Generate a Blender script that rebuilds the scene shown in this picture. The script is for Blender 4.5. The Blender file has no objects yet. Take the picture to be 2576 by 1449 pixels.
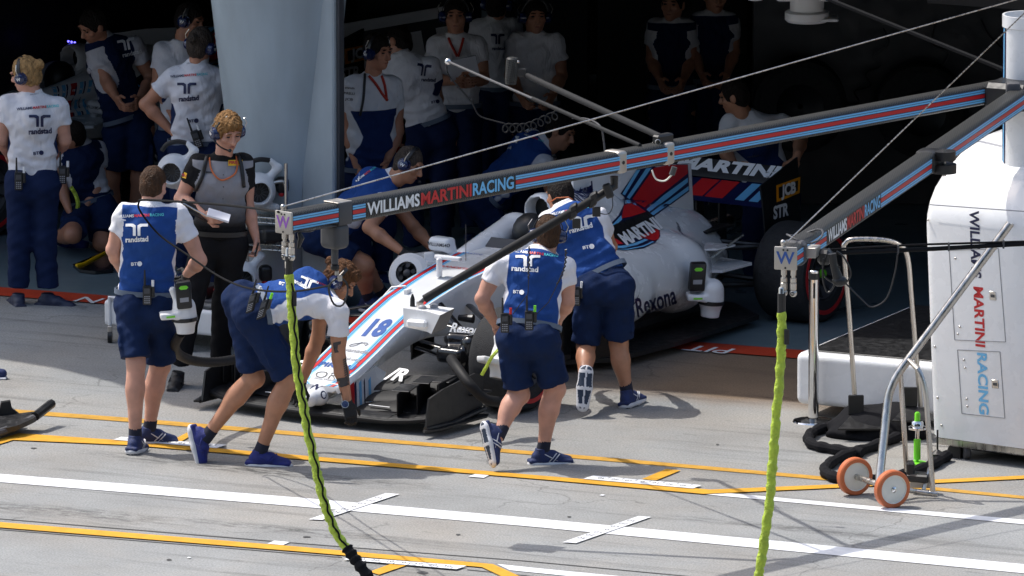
import bpy, bmesh, math, random
import numpy as np
from mathutils import Vector as V, Matrix
from mathutils.bvhtree import BVHTree
from mathutils.geometry import tessellate_polygon
rnd = random.Random(7)
S = bpy.context.scene
COL = S.collection
# ------------------------------------------------------------------ camera, sky, sun, exposure
PITCH = math.radians(10.5); FPX = 33000.0; D0 = 72.5
cp, sp = math.cos(PITCH), math.sin(PITCH)
CY, CZ = -D0*cp, D0*sp
cam = bpy.data.cameras.new('camera'); camo = bpy.data.objects.new('camera', cam); COL.objects.link(camo)
camo.location = (0, CY, CZ); camo.rotation_euler = (math.pi/2-PITCH, 0, 0)
cam.sensor_width = 36; cam.lens = FPX/3200*36; cam.clip_start = 1; cam.clip_end = 600
S.camera = camo
SHIFT = V((.484, -.30, -1.0))           # sunlight travels this way
sunl = bpy.data.lights.new('sun', 'SUN'); suno = bpy.data.objects.new('sun', sunl); COL.objects.link(suno)
suno.rotation_euler = SHIFT.to_track_quat('-Z', 'Y').to_euler(); suno.location = (-10, 10, 20)
sunl.energy = 2.6; sunl.angle = math.radians(.5); sunl.color = (1, .972, .925)
W = bpy.data.worlds.new('World'); S.world = W; W.use_nodes = True
sky = W.node_tree.nodes.new('ShaderNodeTexSky'); sky.sky_type = 'NISHITA'; sky.sun_disc = False
sky.sun_elevation = math.atan2(1, math.hypot(SHIFT.x, SHIFT.y)); sky.sun_rotation = math.atan2(-SHIFT.x, -SHIFT.y)
sky.air_density = 1.2; sky.dust_density = 3.5; sky.ozone_density = 1
bg = W.node_tree.nodes['Background']; bg.inputs[1].default_value = .15
W.node_tree.links.new(sky.outputs[0], bg.inputs[0])
S.view_settings.view_transform = 'Standard'; S.view_settings.look = 'None'
S.view_settings.exposure = 0.6; S.view_settings.gamma = 1
S.cycles.max_bounces = 6; S.cycles.diffuse_bounces = 3
# ------------------------------------------------------------------ photo pixel (2576 wide view) -> point in the place
KP = 3200/2576
def ray(vx, vy):
    cx = (vx-1288)*KP/FPX; cy = (724.5-vy)*KP/FPX
    return V((cx, cp+cy*sp, -sp+cy*cp))
def G(vx, vy, z=0.0):
    r = ray(vx, vy); t = (z-CZ)/r.z
    return V((r.x*t, CY+r.y*t, z))
def at(vx, vy, d):
    r = ray(vx, vy); t = (d-CY)/r.y
    return V((r.x*t, d, CZ+r.z*t))
PSI = math.radians(25.4)
LX = V((math.cos(PSI), -math.sin(PSI), 0)); LY = V((math.sin(PSI), math.cos(PSI), 0)); UZ = V((0, 0, 1))
# ------------------------------------------------------------------ materials
def lin(h):
    if not isinstance(h, str): return (*h, 1)
    c = [int(h[i:i+2], 16)/255 for i in (0, 2, 4)]
    return (*[x/12.92 if x <= .04045 else ((x+.055)/1.055)**2.4 for x in c], 1)
MATS = {}
def mat(name, col, rough=.5, metal=0, bump=0, bscale=60, var=0, vscale=8, coat=0, spec=.5, emit=None, stretch=None, sheen=0):
    if name in MATS: return MATS[name]
    m = bpy.data.materials.new(name); m.use_nodes = True; N = m.node_tree.nodes; L = m.node_tree.links
    b = N['Principled BSDF']; b.inputs['Base Color'].default_value = lin(col)
    b.inputs['Roughness'].default_value = rough; b.inputs['Metallic'].default_value = metal
    b.inputs['Coat Weight'].default_value = coat; b.inputs['Specular IOR Level'].default_value = spec
    if sheen: b.inputs['Sheen Weight'].default_value = sheen
    if emit: b.inputs['Emission Color'].default_value = lin(emit[0]); b.inputs['Emission Strength'].default_value = emit[1]
    tc = N.new('ShaderNodeTexCoord')
    mp = N.new('ShaderNodeMapping'); L.new(tc.outputs['Object'], mp.inputs[0])
    if stretch: mp.inputs['Scale'].default_value = stretch
    if var:
        n = N.new('ShaderNodeTexNoise'); n.inputs['Scale'].default_value = vscale; n.inputs['Detail'].default_value = 5
        L.new(mp.outputs[0], n.inputs['Vector'])
        r = N.new('ShaderNodeMapRange'); r.inputs[1].default_value = .3; r.inputs[2].default_value = .7
        r.inputs[3].default_value = 1-var; r.inputs[4].default_value = 1+var; L.new(n.outputs[0], r.inputs[0])
        mx = N.new('ShaderNodeMix'); mx.data_type = 'RGBA'; mx.blend_type = 'MULTIPLY'; mx.inputs[0].default_value = 1
        mx.inputs[6].default_value = lin(col); L.new(r.outputs[0], mx.inputs[7]); L.new(mx.outputs[2], b.inputs['Base Color'])
        r2 = N.new('ShaderNodeMapRange'); r2.inputs[1].default_value = .3; r2.inputs[2].default_value = .7
        r2.inputs[3].default_value = max(0, rough-.12); r2.inputs[4].default_value = min(1, rough+.12)
        L.new(n.outputs[0], r2.inputs[0]); L.new(r2.outputs[0], b.inputs['Roughness'])
    if bump:
        n = N.new('ShaderNodeTexNoise'); n.inputs['Scale'].default_value = bscale; n.inputs['Detail'].default_value = 3
        L.new(mp.outputs[0], n.inputs['Vector'])
        bu = N.new('ShaderNodeBump'); bu.inputs['Strength'].default_value = min(1, bump); bu.inputs['Distance'].default_value = .02
        L.new(n.outputs[0], bu.inputs['Height']); L.new(bu.outputs[0], b.inputs['Normal'])
    MATS[name] = m
    return m
def zonemat(name, cols, rough=.85, bump=.5, bscale=14, sheen=0, grad=None, stretch=(1, 1, .45)):
    """cloth whose pattern is sewn/printed: attribute 'zone' is a signed distance: <0 first colour, >0 second; 'zone2' >0 third"""
    m = mat(name, cols[0], rough, bump=0, sheen=sheen, spec=.15); N = m.node_tree.nodes; L = m.node_tree.links; b = N['Principled BSDF']
    def sel(attr, ca, cb):
        a = N.new('ShaderNodeAttribute'); a.attribute_name = attr
        g = N.new('ShaderNodeMapRange'); g.inputs[1].default_value = -.002; g.inputs[2].default_value = .002; L.new(a.outputs['Fac'], g.inputs[0])
        mx = N.new('ShaderNodeMix'); mx.data_type = 'RGBA'; L.new(g.outputs[0], mx.inputs[0])
        for i, c in ((6, ca), (7, cb)):
            if hasattr(c, 'links'): L.new(c, mx.inputs[i])
            else: mx.inputs[i].default_value = lin(c)
        return mx.outputs[2]
    first = cols[0]
    if grad:
        a = N.new('ShaderNodeAttribute'); a.attribute_name = 'grad'
        cr = N.new('ShaderNodeValToRGB'); L.new(a.outputs['Fac'], cr.inputs[0])
        cr.color_ramp.elements[0].position = grad[0]; cr.color_ramp.elements[0].color = lin(cols[0])
        cr.color_ramp.elements[1].position = grad[1]; cr.color_ramp.elements[1].color = lin(cols[3])
        first = cr.outputs[0]
    o = sel('zone', first, cols[1])
    if len(cols) > 2: o = sel('zone2', o, cols[2])
    L.new(o, b.inputs['Base Color'])
    tc = N.new('ShaderNodeTexCoord'); mp = N.new('ShaderNodeMapping'); mp.inputs['Scale'].default_value = stretch; mp.inputs['Rotation'].default_value = (.3, .5, .2)
    L.new(tc.outputs['Object'], mp.inputs[0])
    n = N.new('ShaderNodeTexNoise'); n.inputs['Scale'].default_value = bscale; n.inputs['Detail'].default_value = 2.5; n.inputs['Distortion'].default_value = .8
    L.new(mp.outputs[0], n.inputs['Vector'])
    n2 = N.new('ShaderNodeTexNoise'); n2.inputs['Scale'].default_value = 420; L.new(tc.outputs['Object'], n2.inputs['Vector'])
    ad = N.new('ShaderNodeMath'); ad.operation = 'MULTIPLY_ADD'; ad.inputs[1].default_value = .06; L.new(n2.outputs[0], ad.inputs[0]); L.new(n.outputs[0], ad.inputs[2])
    bu = N.new('ShaderNodeBump'); bu.inputs['Strength'].default_value = bump; bu.inputs['Distance'].default_value = .035
    L.new(ad.outputs[0], bu.inputs['Height']); L.new(bu.outputs[0], b.inputs['Normal'])
    return m
M = {}
M['navy'] = mat('navy_cotton', (.009, .020, .062), .85, bump=.5, bscale=16, stretch=(1, 1, .5), var=.12, vscale=30, spec=.12)
M['trouser'] = mat('navy_trouser_cloth', (.010, .019, .06), .85, bump=.55, bscale=12, stretch=(1, 1, .4), spec=.12)
M['black_cloth'] = mat('black_cloth', (.012, .012, .014), .85, bump=.5, bscale=13, stretch=(1, 1, .4), spec=.1)
M['skin'] = mat('skin', (.46, .21, .125), .5, bump=.06, bscale=220, var=.12, vscale=14)
M['skin_tan'] = mat('tanned_skin', (.42, .195, .11), .5, bump=.06, bscale=220, var=.14, vscale=14)
M['skin_pale'] = mat('pale_skin', (.53, .27, .19), .5, bump=.06, bscale=220, var=.14, vscale=14)
for n_, c_ in dict(brown=(.055, .026, .012), dark=(.012, .008, .006), fair=(.24, .125, .045), ginger=(.1, .042, .016), grey=(.06, .045, .035), blond=(.36, .21, .085)).items():
    M['hair_'+n_] = mat(n_+'_hair', c_, .6, spec=.2, bump=1, bscale=110, var=.4, vscale=60, stretch=(1, 1, .35))
M['white'] = mat('white_paint', (.84, .84, .84), .28, coat=.4, var=.02)
M['white_matt'] = mat('white_plastic', (.72, .72, .72), .45, var=.04)
M['carwhite'] = mat('car_white_lacquer', (.76, .77, .78), .22, coat=.7, var=.02)
M['black'] = mat('black_plastic', (.012, .012, .013), .42, var=.2, vscale=20)
M['blackgloss'] = mat('black_gloss', (.008, .008, .009), .18, coat=.3)
M['blackmatt'] = mat('matt_black', (.01, .01, .011), .85, spec=.12)
M['wingblack'] = mat('wing_satin_black', (.011, .011, .012), .6, spec=.25)
M['rubber'] = mat('black_rubber', (.02, .02, .021), .75, spec=.2, bump=.15, bscale=300)
M['tyre'] = mat('tyre_rubber', (.034, .034, .035), .8, spec=.2, bump=.35, bscale=160, var=.25, vscale=40)
M['blue'] = mat('stripe_light_blue', (.16, .48, .78), .35); M['red'] = mat('stripe_red', (.55, .018, .022), .35)
M['dnavy'] = mat('stripe_navy', (.008, .012, .06), .35); M['bwhite'] = mat('letter_white', (.8, .8, .8), .5)
M['steel'] = mat('brushed_steel', (.56, .53, .49), .3, 1, var=.15, vscale=30, stretch=(1, 1, .1)); M['chrome'] = mat('chrome', (.75, .75, .75), .09, 1)
M['alu'] = mat('aluminium_plate', (.45, .42, .38), .42, .7, var=.05)
M['lime'] = mat('lime_sleeve', (.42, .55, .045), .5, bump=1, bscale=32, var=.2, vscale=26); M['limep'] = mat('lime_plastic', (.2, .72, .03), .35)
M['orange'] = mat('orange_rubber', (.55, .14, .045), .5, var=.08); M['nylon'] = mat('nylon_hub', (.74, .71, .62), .4, var=.05)
M['yel'] = mat('badge_yellow', (.85, .5, .0), .5); M['orangebadge'] = mat('badge_orange', (.75, .28, .0), .5); M['greytext'] = mat('grey_lettering', (.3, .3, .32), .5)
M['dgrey'] = mat('dark_grey', (.06, .06, .065), .6, var=.15); M['paper'] = mat('paper', (.75, .75, .8), .7)
M['bluelogo'] = mat('letter_blue', (.03, .09, .32), .4); M['purple'] = mat('letter_purple', (.25, .08, .4), .4); M['cyan'] = mat('letter_cyan', (.1, .55, .6), .5)
# carbon weave
def carbon():
    m = mat('carbon_weave', (.02, .02, .02), .5, coat=.06, spec=.25); N = m.node_tree.nodes; L = m.node_tree.links; b = N['Principled BSDF']
    tc = N.new('ShaderNodeTexCoord'); ch = N.new('ShaderNodeTexChecker'); ch.inputs['Scale'].default_value = 95
    ch.inputs[1].default_value = (.012, .012, .013, 1); ch.inputs[2].default_value = (.05, .05, .046, 1)
    mp = N.new('ShaderNodeMapping'); mp.inputs['Rotation'].default_value = (.5, .4, .78); L.new(tc.outputs['Object'], mp.inputs[0]); L.new(mp.outputs[0], ch.inputs[0]); L.new(ch.outputs[0], b.inputs['Base Color'])
    return m
M['carbon'] = carbon(); M['armgrey'] = mat('arm_grey', (.02, .02, .021), .7, spec=.2); M['soledark'] = mat('dark_outsole', (.015, .03, .06), .6)
M['vest_shaded'] = None
# ------------------------------------------------------------------ objects, tags
def uid(o, label=None, cat=None, group=None, kind=None):
    if label: o['label'] = label
    if cat: o['category'] = cat
    if group: o['group'] = group
    if kind: o['kind'] = kind
    return o
def empty(name, loc, label=None, cat=None, group=None):
    o = bpy.data.objects.new(name, None); COL.objects.link(o); o.location = loc; o.empty_display_size = .1
    return uid(o, label, cat, group)
def base_of(o):
    p = V(o.location)
    while o.parent: o = o.parent; p += V(o.location)
    return p
def smin(a, b, k):
    h = np.maximum(k-np.abs(a-b), 0)/k
    return np.minimum(a, b)-h*h*k*.25
class MB:
    """collects shapes (world coordinates) and links them as one mesh object"""
    def __init__(s): s.v = []; s.f = []; s.m = []; s.mats = []; s.attrs = {}
    def mi(s, m):
        if m not in s.mats: s.mats.append(m)
        return s.mats.index(m)
    def add(s, vs, fs, m):
        b = len(s.v); s.v += [V(p) for p in vs]; i = s.mi(m)
        for f in fs: s.f.append([b+k for k in f]); s.m.append(i)
        return s
    def bm(s, bm, m, mx=None):
        bm.verts.index_update()
        s.add([(mx @ v.co) if mx else v.co.copy() for v in bm.verts], [[v.index for v in f.verts] for f in bm.faces], m); bm.free(); return s
    def box(s, c, size, m, ax=None, bev=.004, seg=1):
        bm = bmesh.new(); bmesh.ops.create_cube(bm, size=1); bmesh.ops.scale(bm, vec=size, verts=bm.verts)
        if bev: bmesh.ops.bevel(bm, geom=bm.edges[:], offset=min(bev, min(size)*.45), segments=seg, profile=.5, affect='EDGES')
        X, Y, Z = ax if ax else (V((1, 0, 0)), V((0, 1, 0)), UZ)
        mx = Matrix((X, Y, Z)).transposed().to_4x4(); mx.translation = V(c)
        return s.bm(bm, m, mx)
    def tube(s, pts, r, m, n=10, cap=True, closed=False):
        pts = [V(p) for p in pts]; k = len(pts); rs = r if isinstance(r, (list, tuple)) else [r]*k
        vs = []; fs = []; up = None
        for i, p in enumerate(pts):
            t = (pts[min(i+1, k-1)]-pts[max(i-1, 0)]).normalized()
            if up is None: up = t.orthogonal().normalized()
            else:
                up = up-t*up.dot(t); up = up.normalized() if up.length > 1e-6 else t.orthogonal().normalized()
            w = t.cross(up)
            for j in range(n):
                a = 2*math.pi*j/n; vs.append(p+(up*math.cos(a)+w*math.sin(a))*rs[i])
        for i in range(k-1):
            for j in range(n): fs.append([i*n+j, i*n+(j+1) % n, (i+1)*n+(j+1) % n, (i+1)*n+j])
        if cap: fs.append(list(range(n))[::-1]); fs.append([(k-1)*n+j for j in range(n)])
        return s.add(vs, fs, m)
    def loft(s, rings, m, cap=True, closed=True):
        n = len(rings[0]); vs = [p for r in rings for p in r]; fs = []; ms = m if callable(m) else None
        b = len(s.v); s.v += [V(p) for p in vs]
        for i in range(len(rings)-1):
            for j in range(n if closed else n-1):
                s.f.append([b+i*n+j, b+i*n+(j+1) % n, b+(i+1)*n+(j+1) % n, b+(i+1)*n+j]); s.m.append(s.mi(ms(i, j) if ms else m))
        if cap:
            mm = ms(0, 0) if ms else m
            s.f.append([b+j for j in range(n)][::-1]); s.m.append(s.mi(mm)); s.f.append([b+(len(rings)-1)*n+j for j in range(n)]); s.m.append(s.mi(mm))
        return s
    def lathe(s, prof, c, axis, m, n=24, capped=False):
        a = V(axis).normalized(); u = a.orthogonal().normalized(); w = a.cross(u); c = V(c)
        rings = [[c+a*h+(u*math.cos(2*math.pi*j/n)+w*math.sin(2*math.pi*j/n))*r for j in range(n)] for r, h in prof]
        return s.loft(rings, m, cap=capped)
    def cyl(s, a, b, r, m, n=16): return s.tube([a, b], r, m, n)
    def ball(s, c, r, m, ax=None, n=12):
        bm = bmesh.new(); bmesh.ops.create_uvsphere(bm, u_segments=n, v_segments=max(6, n*2//3), radius=1)
        rr = r if isinstance(r, (tuple, list)) else (r, r, r)
        X, Y, Z = ax if ax else (V((1, 0, 0)), V((0, 1, 0)), UZ)
        mx = Matrix((V(X)*rr[0], V(Y)*rr[1], V(Z)*rr[2])).transposed().to_4x4(); mx.translation = V(c)
        return s.bm(bm, m, mx)
    def prism(s, poly, o, X, Y, th, m):
        """flat outline (2-D points) at o in the plane X,Y, thickness th along the normal (towards -N)"""
        o, X, Y = V(o), V(X), V(Y); Nn = X.cross(Y).normalized(); n = len(poly)
        tri = tessellate_polygon([[V((x, y, 0)) for x, y in poly]])
        f = [o+X*x+Y*y for x, y in poly]; bk = [p-Nn*th for p in f]
        fs = [list(t) for t in tri]+[[n+i for i in t][::-1] for t in tri]+[[i, (i+1) % n, n+(i+1) % n, n+i] for i in range(n)]
        return s.add(f+bk, fs, m)
    def sheet(s, poly, m): return s.add(poly, [list(range(len(poly)))], m)
    def grid(s, rows, m):
        n = len(rows[0]); return s.add([p for r in rows for p in r], [[i*n+j, i*n+j+1, (i+1)*n+j+1, (i+1)*n+j] for i in range(len(rows)-1) for j in range(n-1)], m)
    def text(s, t, o, X, Y, size, m, off=.0, bold=.012, align='CENTER', bvh=None, shear=0, wid=None, lift=.003, sx=1, dirn=None, fz=0):
        """lettering at o along X with up vector Y; with bvh each point is laid on the surface below"""
        o, X, Y = V(o), V(X).normalized(), V(Y).normalized(); Nn = X.cross(Y)
        vs, fs = text_shape(t, bold, shear, align)
        if not vs: return s
        x0 = min(p[0] for p in vs); x1 = max(p[0] for p in vs); k = size*sx if wid is None else wid/(x1-x0)
        return s.decal([(p[0]*k, p[1]*size) for p in vs], fs, o, X, Y, m, off, bvh, lift, dirn)
    def decal(s, pts, fs, o, X, Y, m, off=0, bvh=None, lift=.003, dirn=None):
        o, X, Y = V(o), V(X), V(Y); Nn = (V(dirn) if dirn else X.cross(Y)).normalized(); out = []; last = 0
        for x, y in pts:
            p = o+X*x+Y*y+Nn*off
            if bvh:
                h = bvh.ray_cast(p+Nn*.35, -Nn, 1.7)
                if h[0] is not None: q = h[0]+Nn*lift; last = (q-p).dot(Nn)
                else: q = p+Nn*last
                p = q
            out.append(p)
        return s.add(out, fs, m)
    def poly(s, pts, o, X, Y, m, off=0, bvh=None, lift=.003, dirn=None, step=None):
        if step: pts, fs = fine_poly(pts, step)
        else: fs = [list(t) for t in tessellate_polygon([[V((x, y, 0)) for x, y in pts]])]
        return s.decal(pts, fs, o, X, Y, m, off, bvh, lift, dirn)
    def bvh(s): return BVHTree.FromPolygons(s.v, s.f)
    def build(s, name, parent=None, loc=None, smooth=True, ang=35, fix=True, **tags):
        me = bpy.data.meshes.new(name)
        if parent is None: base = V(loc) if loc is not None else V((0, 0, 0))
        else: base = base_of(parent)
        me.from_pydata([p-base for p in s.v], [], s.f)
        for m in s.mats: me.materials.append(m)
        me.polygons.foreach_set('material_index', s.m)
        if fix:
            bm = bmesh.new(); bm.from_mesh(me); bmesh.ops.recalc_face_normals(bm, faces=bm.faces); bm.to_mesh(me); bm.free()
        for k, a in s.attrs.items():
            at_ = me.attributes.new(k, 'FLOAT', 'POINT'); full = np.full(len(s.v), -1.0, dtype=np.float32); full[:len(a)] = a; at_.data.foreach_set('value', full)
        if smooth:
            me.polygons.foreach_set('use_smooth', [True]*len(me.polygons)); me.set_sharp_from_angle(angle=math.radians(ang))
        me.update()
        o = bpy.data.objects.new(name, me); COL.objects.link(o)
        if parent is not None: o.parent = parent
        else: o.location = base
        return uid(o, **tags)
_TX = {}
def text_shape(t, bold=.012, shear=0, align='CENTER'):
    k = (t, bold, shear, align)
    if k in _TX: return _TX[k]
    c = bpy.data.curves.new('t', 'FONT'); c.body = t; c.size = 1; c.offset = bold; c.shear = shear; c.align_x = align; c.align_y = 'CENTER'; c.resolution_u = 3
    o = bpy.data.objects.new('t', c); COL.objects.link(o); dg = bpy.context.evaluated_depsgraph_get(); dg.update()
    me = o.evaluated_get(dg).to_mesh(); vs = [(v.co.x, v.co.y) for v in me.vertices]; fs = [list(p.vertices) for p in me.polygons]
    o.evaluated_get(dg).to_mesh_clear(); bpy.data.objects.remove(o); bpy.data.curves.remove(c)
    _TX[k] = (vs, fs); return vs, fs
def fine_cut(pts, fs, step):
    bm = bmesh.new(); vv = [bm.verts.new((x, y, 0)) for x, y in pts]
    for f in fs:
        try: bm.faces.new([vv[i] for i in f])
        except ValueError: pass
    for ax_, n in ((0, V((1, 0, 0))), (1, V((0, 1, 0)))):
        c0, c1 = min(p[ax_] for p in pts), max(p[ax_] for p in pts); q = c0+step
        while q < c1: bmesh.ops.bisect_plane(bm, geom=bm.verts[:]+bm.edges[:]+bm.faces[:], plane_co=n*q, plane_no=n); q += step
    bm.verts.index_update(); r = [(v.co.x, v.co.y) for v in bm.verts], [[v.index for v in f.verts] for f in bm.faces]; bm.free(); return r
def fine_poly(pts, step):
    """2-D outline cut into small pieces so it can lie on a curved surface"""
    bm = bmesh.new(); f = bm.faces.new([bm.verts.new((x, y, 0)) for x, y in pts]); bmesh.ops.triangulate(bm, faces=[f])
    x0, x1 = min(p[0] for p in pts), max(p[0] for p in pts); y0, y1 = min(p[1] for p in pts), max(p[1] for p in pts)
    for a0, a1, n in ((x0, x1, V((1, 0, 0))), (y0, y1, V((0, 1, 0)))):
        q = a0+step
        while q < a1-step*.2:
            bmesh.ops.bisect_plane(bm, geom=bm.verts[:]+bm.edges[:]+bm.faces[:], plane_co=n*q, plane_no=n); q += step
    bm.verts.index_update(); r = [(v.co.x, v.co.y) for v in bm.verts], [[v.index for v in f.verts] for f in bm.faces]; bm.free(); return r
def bez(p0, p1, p2, n=8): return [V(p0)*(1-t)**2+V(p1)*2*t*(1-t)+V(p2)*t*t for t in [i/n for i in range(n+1)]]
def spline(pts, n=6):
    pts = [V(p) for p in pts]; out = []
    for i in range(len(pts)-1):
        p0, p1, p2, p3 = pts[max(i-1, 0)], pts[i], pts[i+1], pts[min(i+2, len(pts)-1)]
        for k in range(n):
            t = k/n; out.append(.5*((2*p1)+(p2-p0)*t+(2*p0-5*p1+4*p2-p3)*t*t+(3*p1-p0-3*p2+p3)*t**3))
    return out+[pts[-1]]
# ------------------------------------------------------------------ prints laid on surfaces
CAM = V((0, CY, CZ))
def cast(bv, vx, vy):
    h = bv.ray_cast(CAM, ray(vx, vy).normalized()); return h[0], h[1]
def stamp(mb, bv, pts, m, lift=.003, step=10, fs=None):
    """lay an outline, given as seen in the photo, onto the surface that is there"""
    fs_given = fs is not None
    if fs is None: pts, fs = fine_poly(pts, step)
    out = []; ok = []
    for x, y in pts:
        p, n = cast(bv, x, y)
        if p is None: out.append(V((0, 0, 0))); ok.append(False); continue
        d = (CAM-p).normalized(); out.append(p+(n if n.dot(d) > 0 else -n)*lift*.5+d*lift); ok.append(True)
    dep = lambda f: max((out[a]-out[b]).length for a in f for b in f)
    mb.add(out, [f for f in fs if all(ok[i] for i in f) and dep(f) < (.5 if fs_given else .2)], m)
def stamp_text(mb, bv, t, p0, p1, hpx, m, bold=.03, lift=.003, skew=0.0):
    vs, fs = text_shape(t, bold, 0, 'LEFT'); x0, x1 = min(v[0] for v in vs), max(v[0] for v in vs)
    e = ((p1[0]-p0[0]), (p1[1]-p0[1])); l = math.hypot(*e); up = (e[1]/l+skew, -e[0]/l)
    pts = [(p0[0]+e[0]*(x-x0)/(x1-x0)+up[0]*y*hpx/.72, p0[1]+e[1]*(x-x0)/(x1-x0)+up[1]*y*hpx/.72) for x, y in vs]
    if hpx > 20: pts, fs = fine_cut(pts, fs, 9)
    stamp(mb, bv, pts, m, lift, fs=fs)
# ------------------------------------------------------------------ smooth bodies: distance fields -> one continuous surface
class SDF:
    def __init__(s, vox=.012, k=.03): s.vox = vox; s.k = k; s.pr = []; s.sub = []
    def cone(s, a, b, r1, r2, fl=None, k=None, cut=None, sub=False, noise=0):
        """round cone a->b; fl=(axis, ratio) squeezes along an axis; cut=(point, normal) removes the far side"""
        a, b = np.array(V(a)), np.array(V(b)); R = max(r1, r2)*1.05
        def f(P):
            A, B, Q = a, b, P; fac = 1
            if fl:
                n = np.array(V(fl[0]).normalized()); q = fl[1]
                st = lambda X: X+np.outer((X-a) @ n, n)*(1/q-1) if X.ndim == 2 else X+n*((X-a) @ n)*(1/q-1)
                Q = st(P); B = st(b); fac = min(1, q)**.5
            ba = B-A; pa = Q-A; h = np.clip((pa @ ba)/max(ba @ ba, 1e-9), 0, 1)
            d = (np.linalg.norm(pa-np.outer(h, ba), axis=1)-(r1+(r2-r1)*h))*fac
            if cut: d = np.maximum(d, (P-np.array(V(cut[0]))) @ np.array(V(cut[1]).normalized()))
            return d
        rr = R*(max(1, fl[1]) if fl else 1)
        (s.sub if sub else s.pr).append((f, np.minimum(a, b)-rr, np.maximum(a, b)+rr, s.k if k is None else k)); return s
    def ell(s, c, rad, ax=None, k=None, sub=False):
        c = np.array(V(c)); X = np.array([list(V(a).normalized()) for a in (ax or (V((1, 0, 0)), V((0, 1, 0)), UZ))]); rad = np.array(rad)
        def f(P):
            q = (P-c) @ X.T; l = np.linalg.norm(q/rad, axis=1); g = np.linalg.norm(q/rad**2, axis=1)
            return l*(l-1)/np.maximum(g, 1e-9)
        R = rad.max(); (s.sub if sub else s.pr).append((f, c-R, c+R, s.k if k is None else k)); return s
    def box(s, c, half, ax=None, r=.01, k=None, sub=False):
        c = np.array(V(c)); X = np.array([list(V(a).normalized()) for a in (ax or (V((1, 0, 0)), V((0, 1, 0)), UZ))]); h = np.array(half)-r
        def f(P):
            q = np.abs((P-c) @ X.T)-h
            return np.linalg.norm(np.maximum(q, 0), axis=1)+np.minimum(q.max(axis=1), 0)-r
        R = np.linalg.norm(half); (s.sub if sub else s.pr).append((f, c-R, c+R, s.k if k is None else k)); return s
    def mesh(s, noise=None):
        lo = np.min([p[1] for p in s.pr], axis=0)-s.vox*3; hi = np.max([p[2] for p in s.pr], axis=0)+s.vox*3
        n = np.ceil((hi-lo)/s.vox).astype(int)+1; F = np.full(n, 1.0)
        def part(p, op):
            f, a, b, k = p; pad = k+s.vox*2
            i0 = np.maximum(((a-pad-lo)/s.vox).astype(int), 0); i1 = np.minimum(((b+pad-lo)/s.vox).astype(int)+2, n)
            if (i1 <= i0).any(): return
            g = [lo[d]+s.vox*np.arange(i0[d], i1[d]) for d in range(3)]
            P = np.stack(np.meshgrid(*g, indexing='ij'), -1).reshape(-1, 3); d = f(P).reshape(tuple(i1-i0))
            sl = tuple(slice(i0[q], i1[q]) for q in range(3)); F[sl] = op(F[sl], d, max(k, 1e-4))
        for p in s.pr: part(p, smin)
        for p in s.sub: part(p, lambda A, d, k: -smin(-A, d, k))
        if noise:
            g = [lo[d]+s.vox*np.arange(n[d]) for d in range(3)]; P = np.stack(np.meshgrid(*g, indexing='ij'), -1); F += noise(P)
        return surface_net(F, lo, s.vox)
def surface_net(F, lo, vox):
    In = F < 0; c = np.zeros(np.array(F.shape)-1, int); sl = [slice(0, -1), slice(1, None)]
    for i in (0, 1):
        for j in (0, 1):
            for k in (0, 1): c += In[sl[i], sl[j], sl[k]]
    act = (c > 0) & (c < 8); idx = np.full(c.shape, -1); ijk = np.argwhere(act); idx[act] = np.arange(len(ijk))
    acc = np.zeros((len(ijk), 3)); cnt = np.zeros(len(ijk))
    for d in range(3):
        for u in (0, 1):
            for w in (0, 1):
                o = [0, 0, 0]; o[(d+1) % 3] = u; o[(d+2) % 3] = w; q = ijk+o; e = [0, 0, 0]; e[d] = 1; q2 = q+e
                f0 = F[tuple(q.T)]; f1 = F[tuple(q2.T)]; cr = (f0 < 0) != (f1 < 0); t = np.where(cr, f0/np.where(cr, f0-f1, 1), 0)
                acc[cr] += (q+np.outer(t, e))[cr]; cnt[cr] += 1
    Vt = lo+vox*(acc/cnt[:, None]); faces = []
    for d in range(3):
        a, b = (d+1) % 3, (d+2) % 3; s0 = [slice(None)]*3; s1 = [slice(None)]*3; s0[d] = slice(0, -1); s1[d] = slice(1, None)
        cr = In[tuple(s0)] != In[tuple(s1)]; q = np.argwhere(cr); ok = (q[:, a] > 0) & (q[:, b] > 0) & (q[:, a] < F.shape[a]-1) & (q[:, b] < F.shape[b]-1); q = q[ok]
        fl = In[tuple(q.T)]; ids = []
        for u, w in ((0, 0), (1, 0), (1, 1), (0, 1)):
            o = [0, 0, 0]; o[a] = -u; o[b] = -w; ids.append(idx[tuple((q+o).T)])
        ids = np.stack(ids, 1); ids[~fl] = ids[~fl][:, ::-1]; faces.append(ids)
    return Vt, np.concatenate(faces)
def sdf_mb(sdf, m, noise=None, mb=None):
    mb = mb or MB(); vs, fs = sdf.mesh(noise); mb.add([V(p) for p in vs], fs.tolist(), m); return mb
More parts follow.
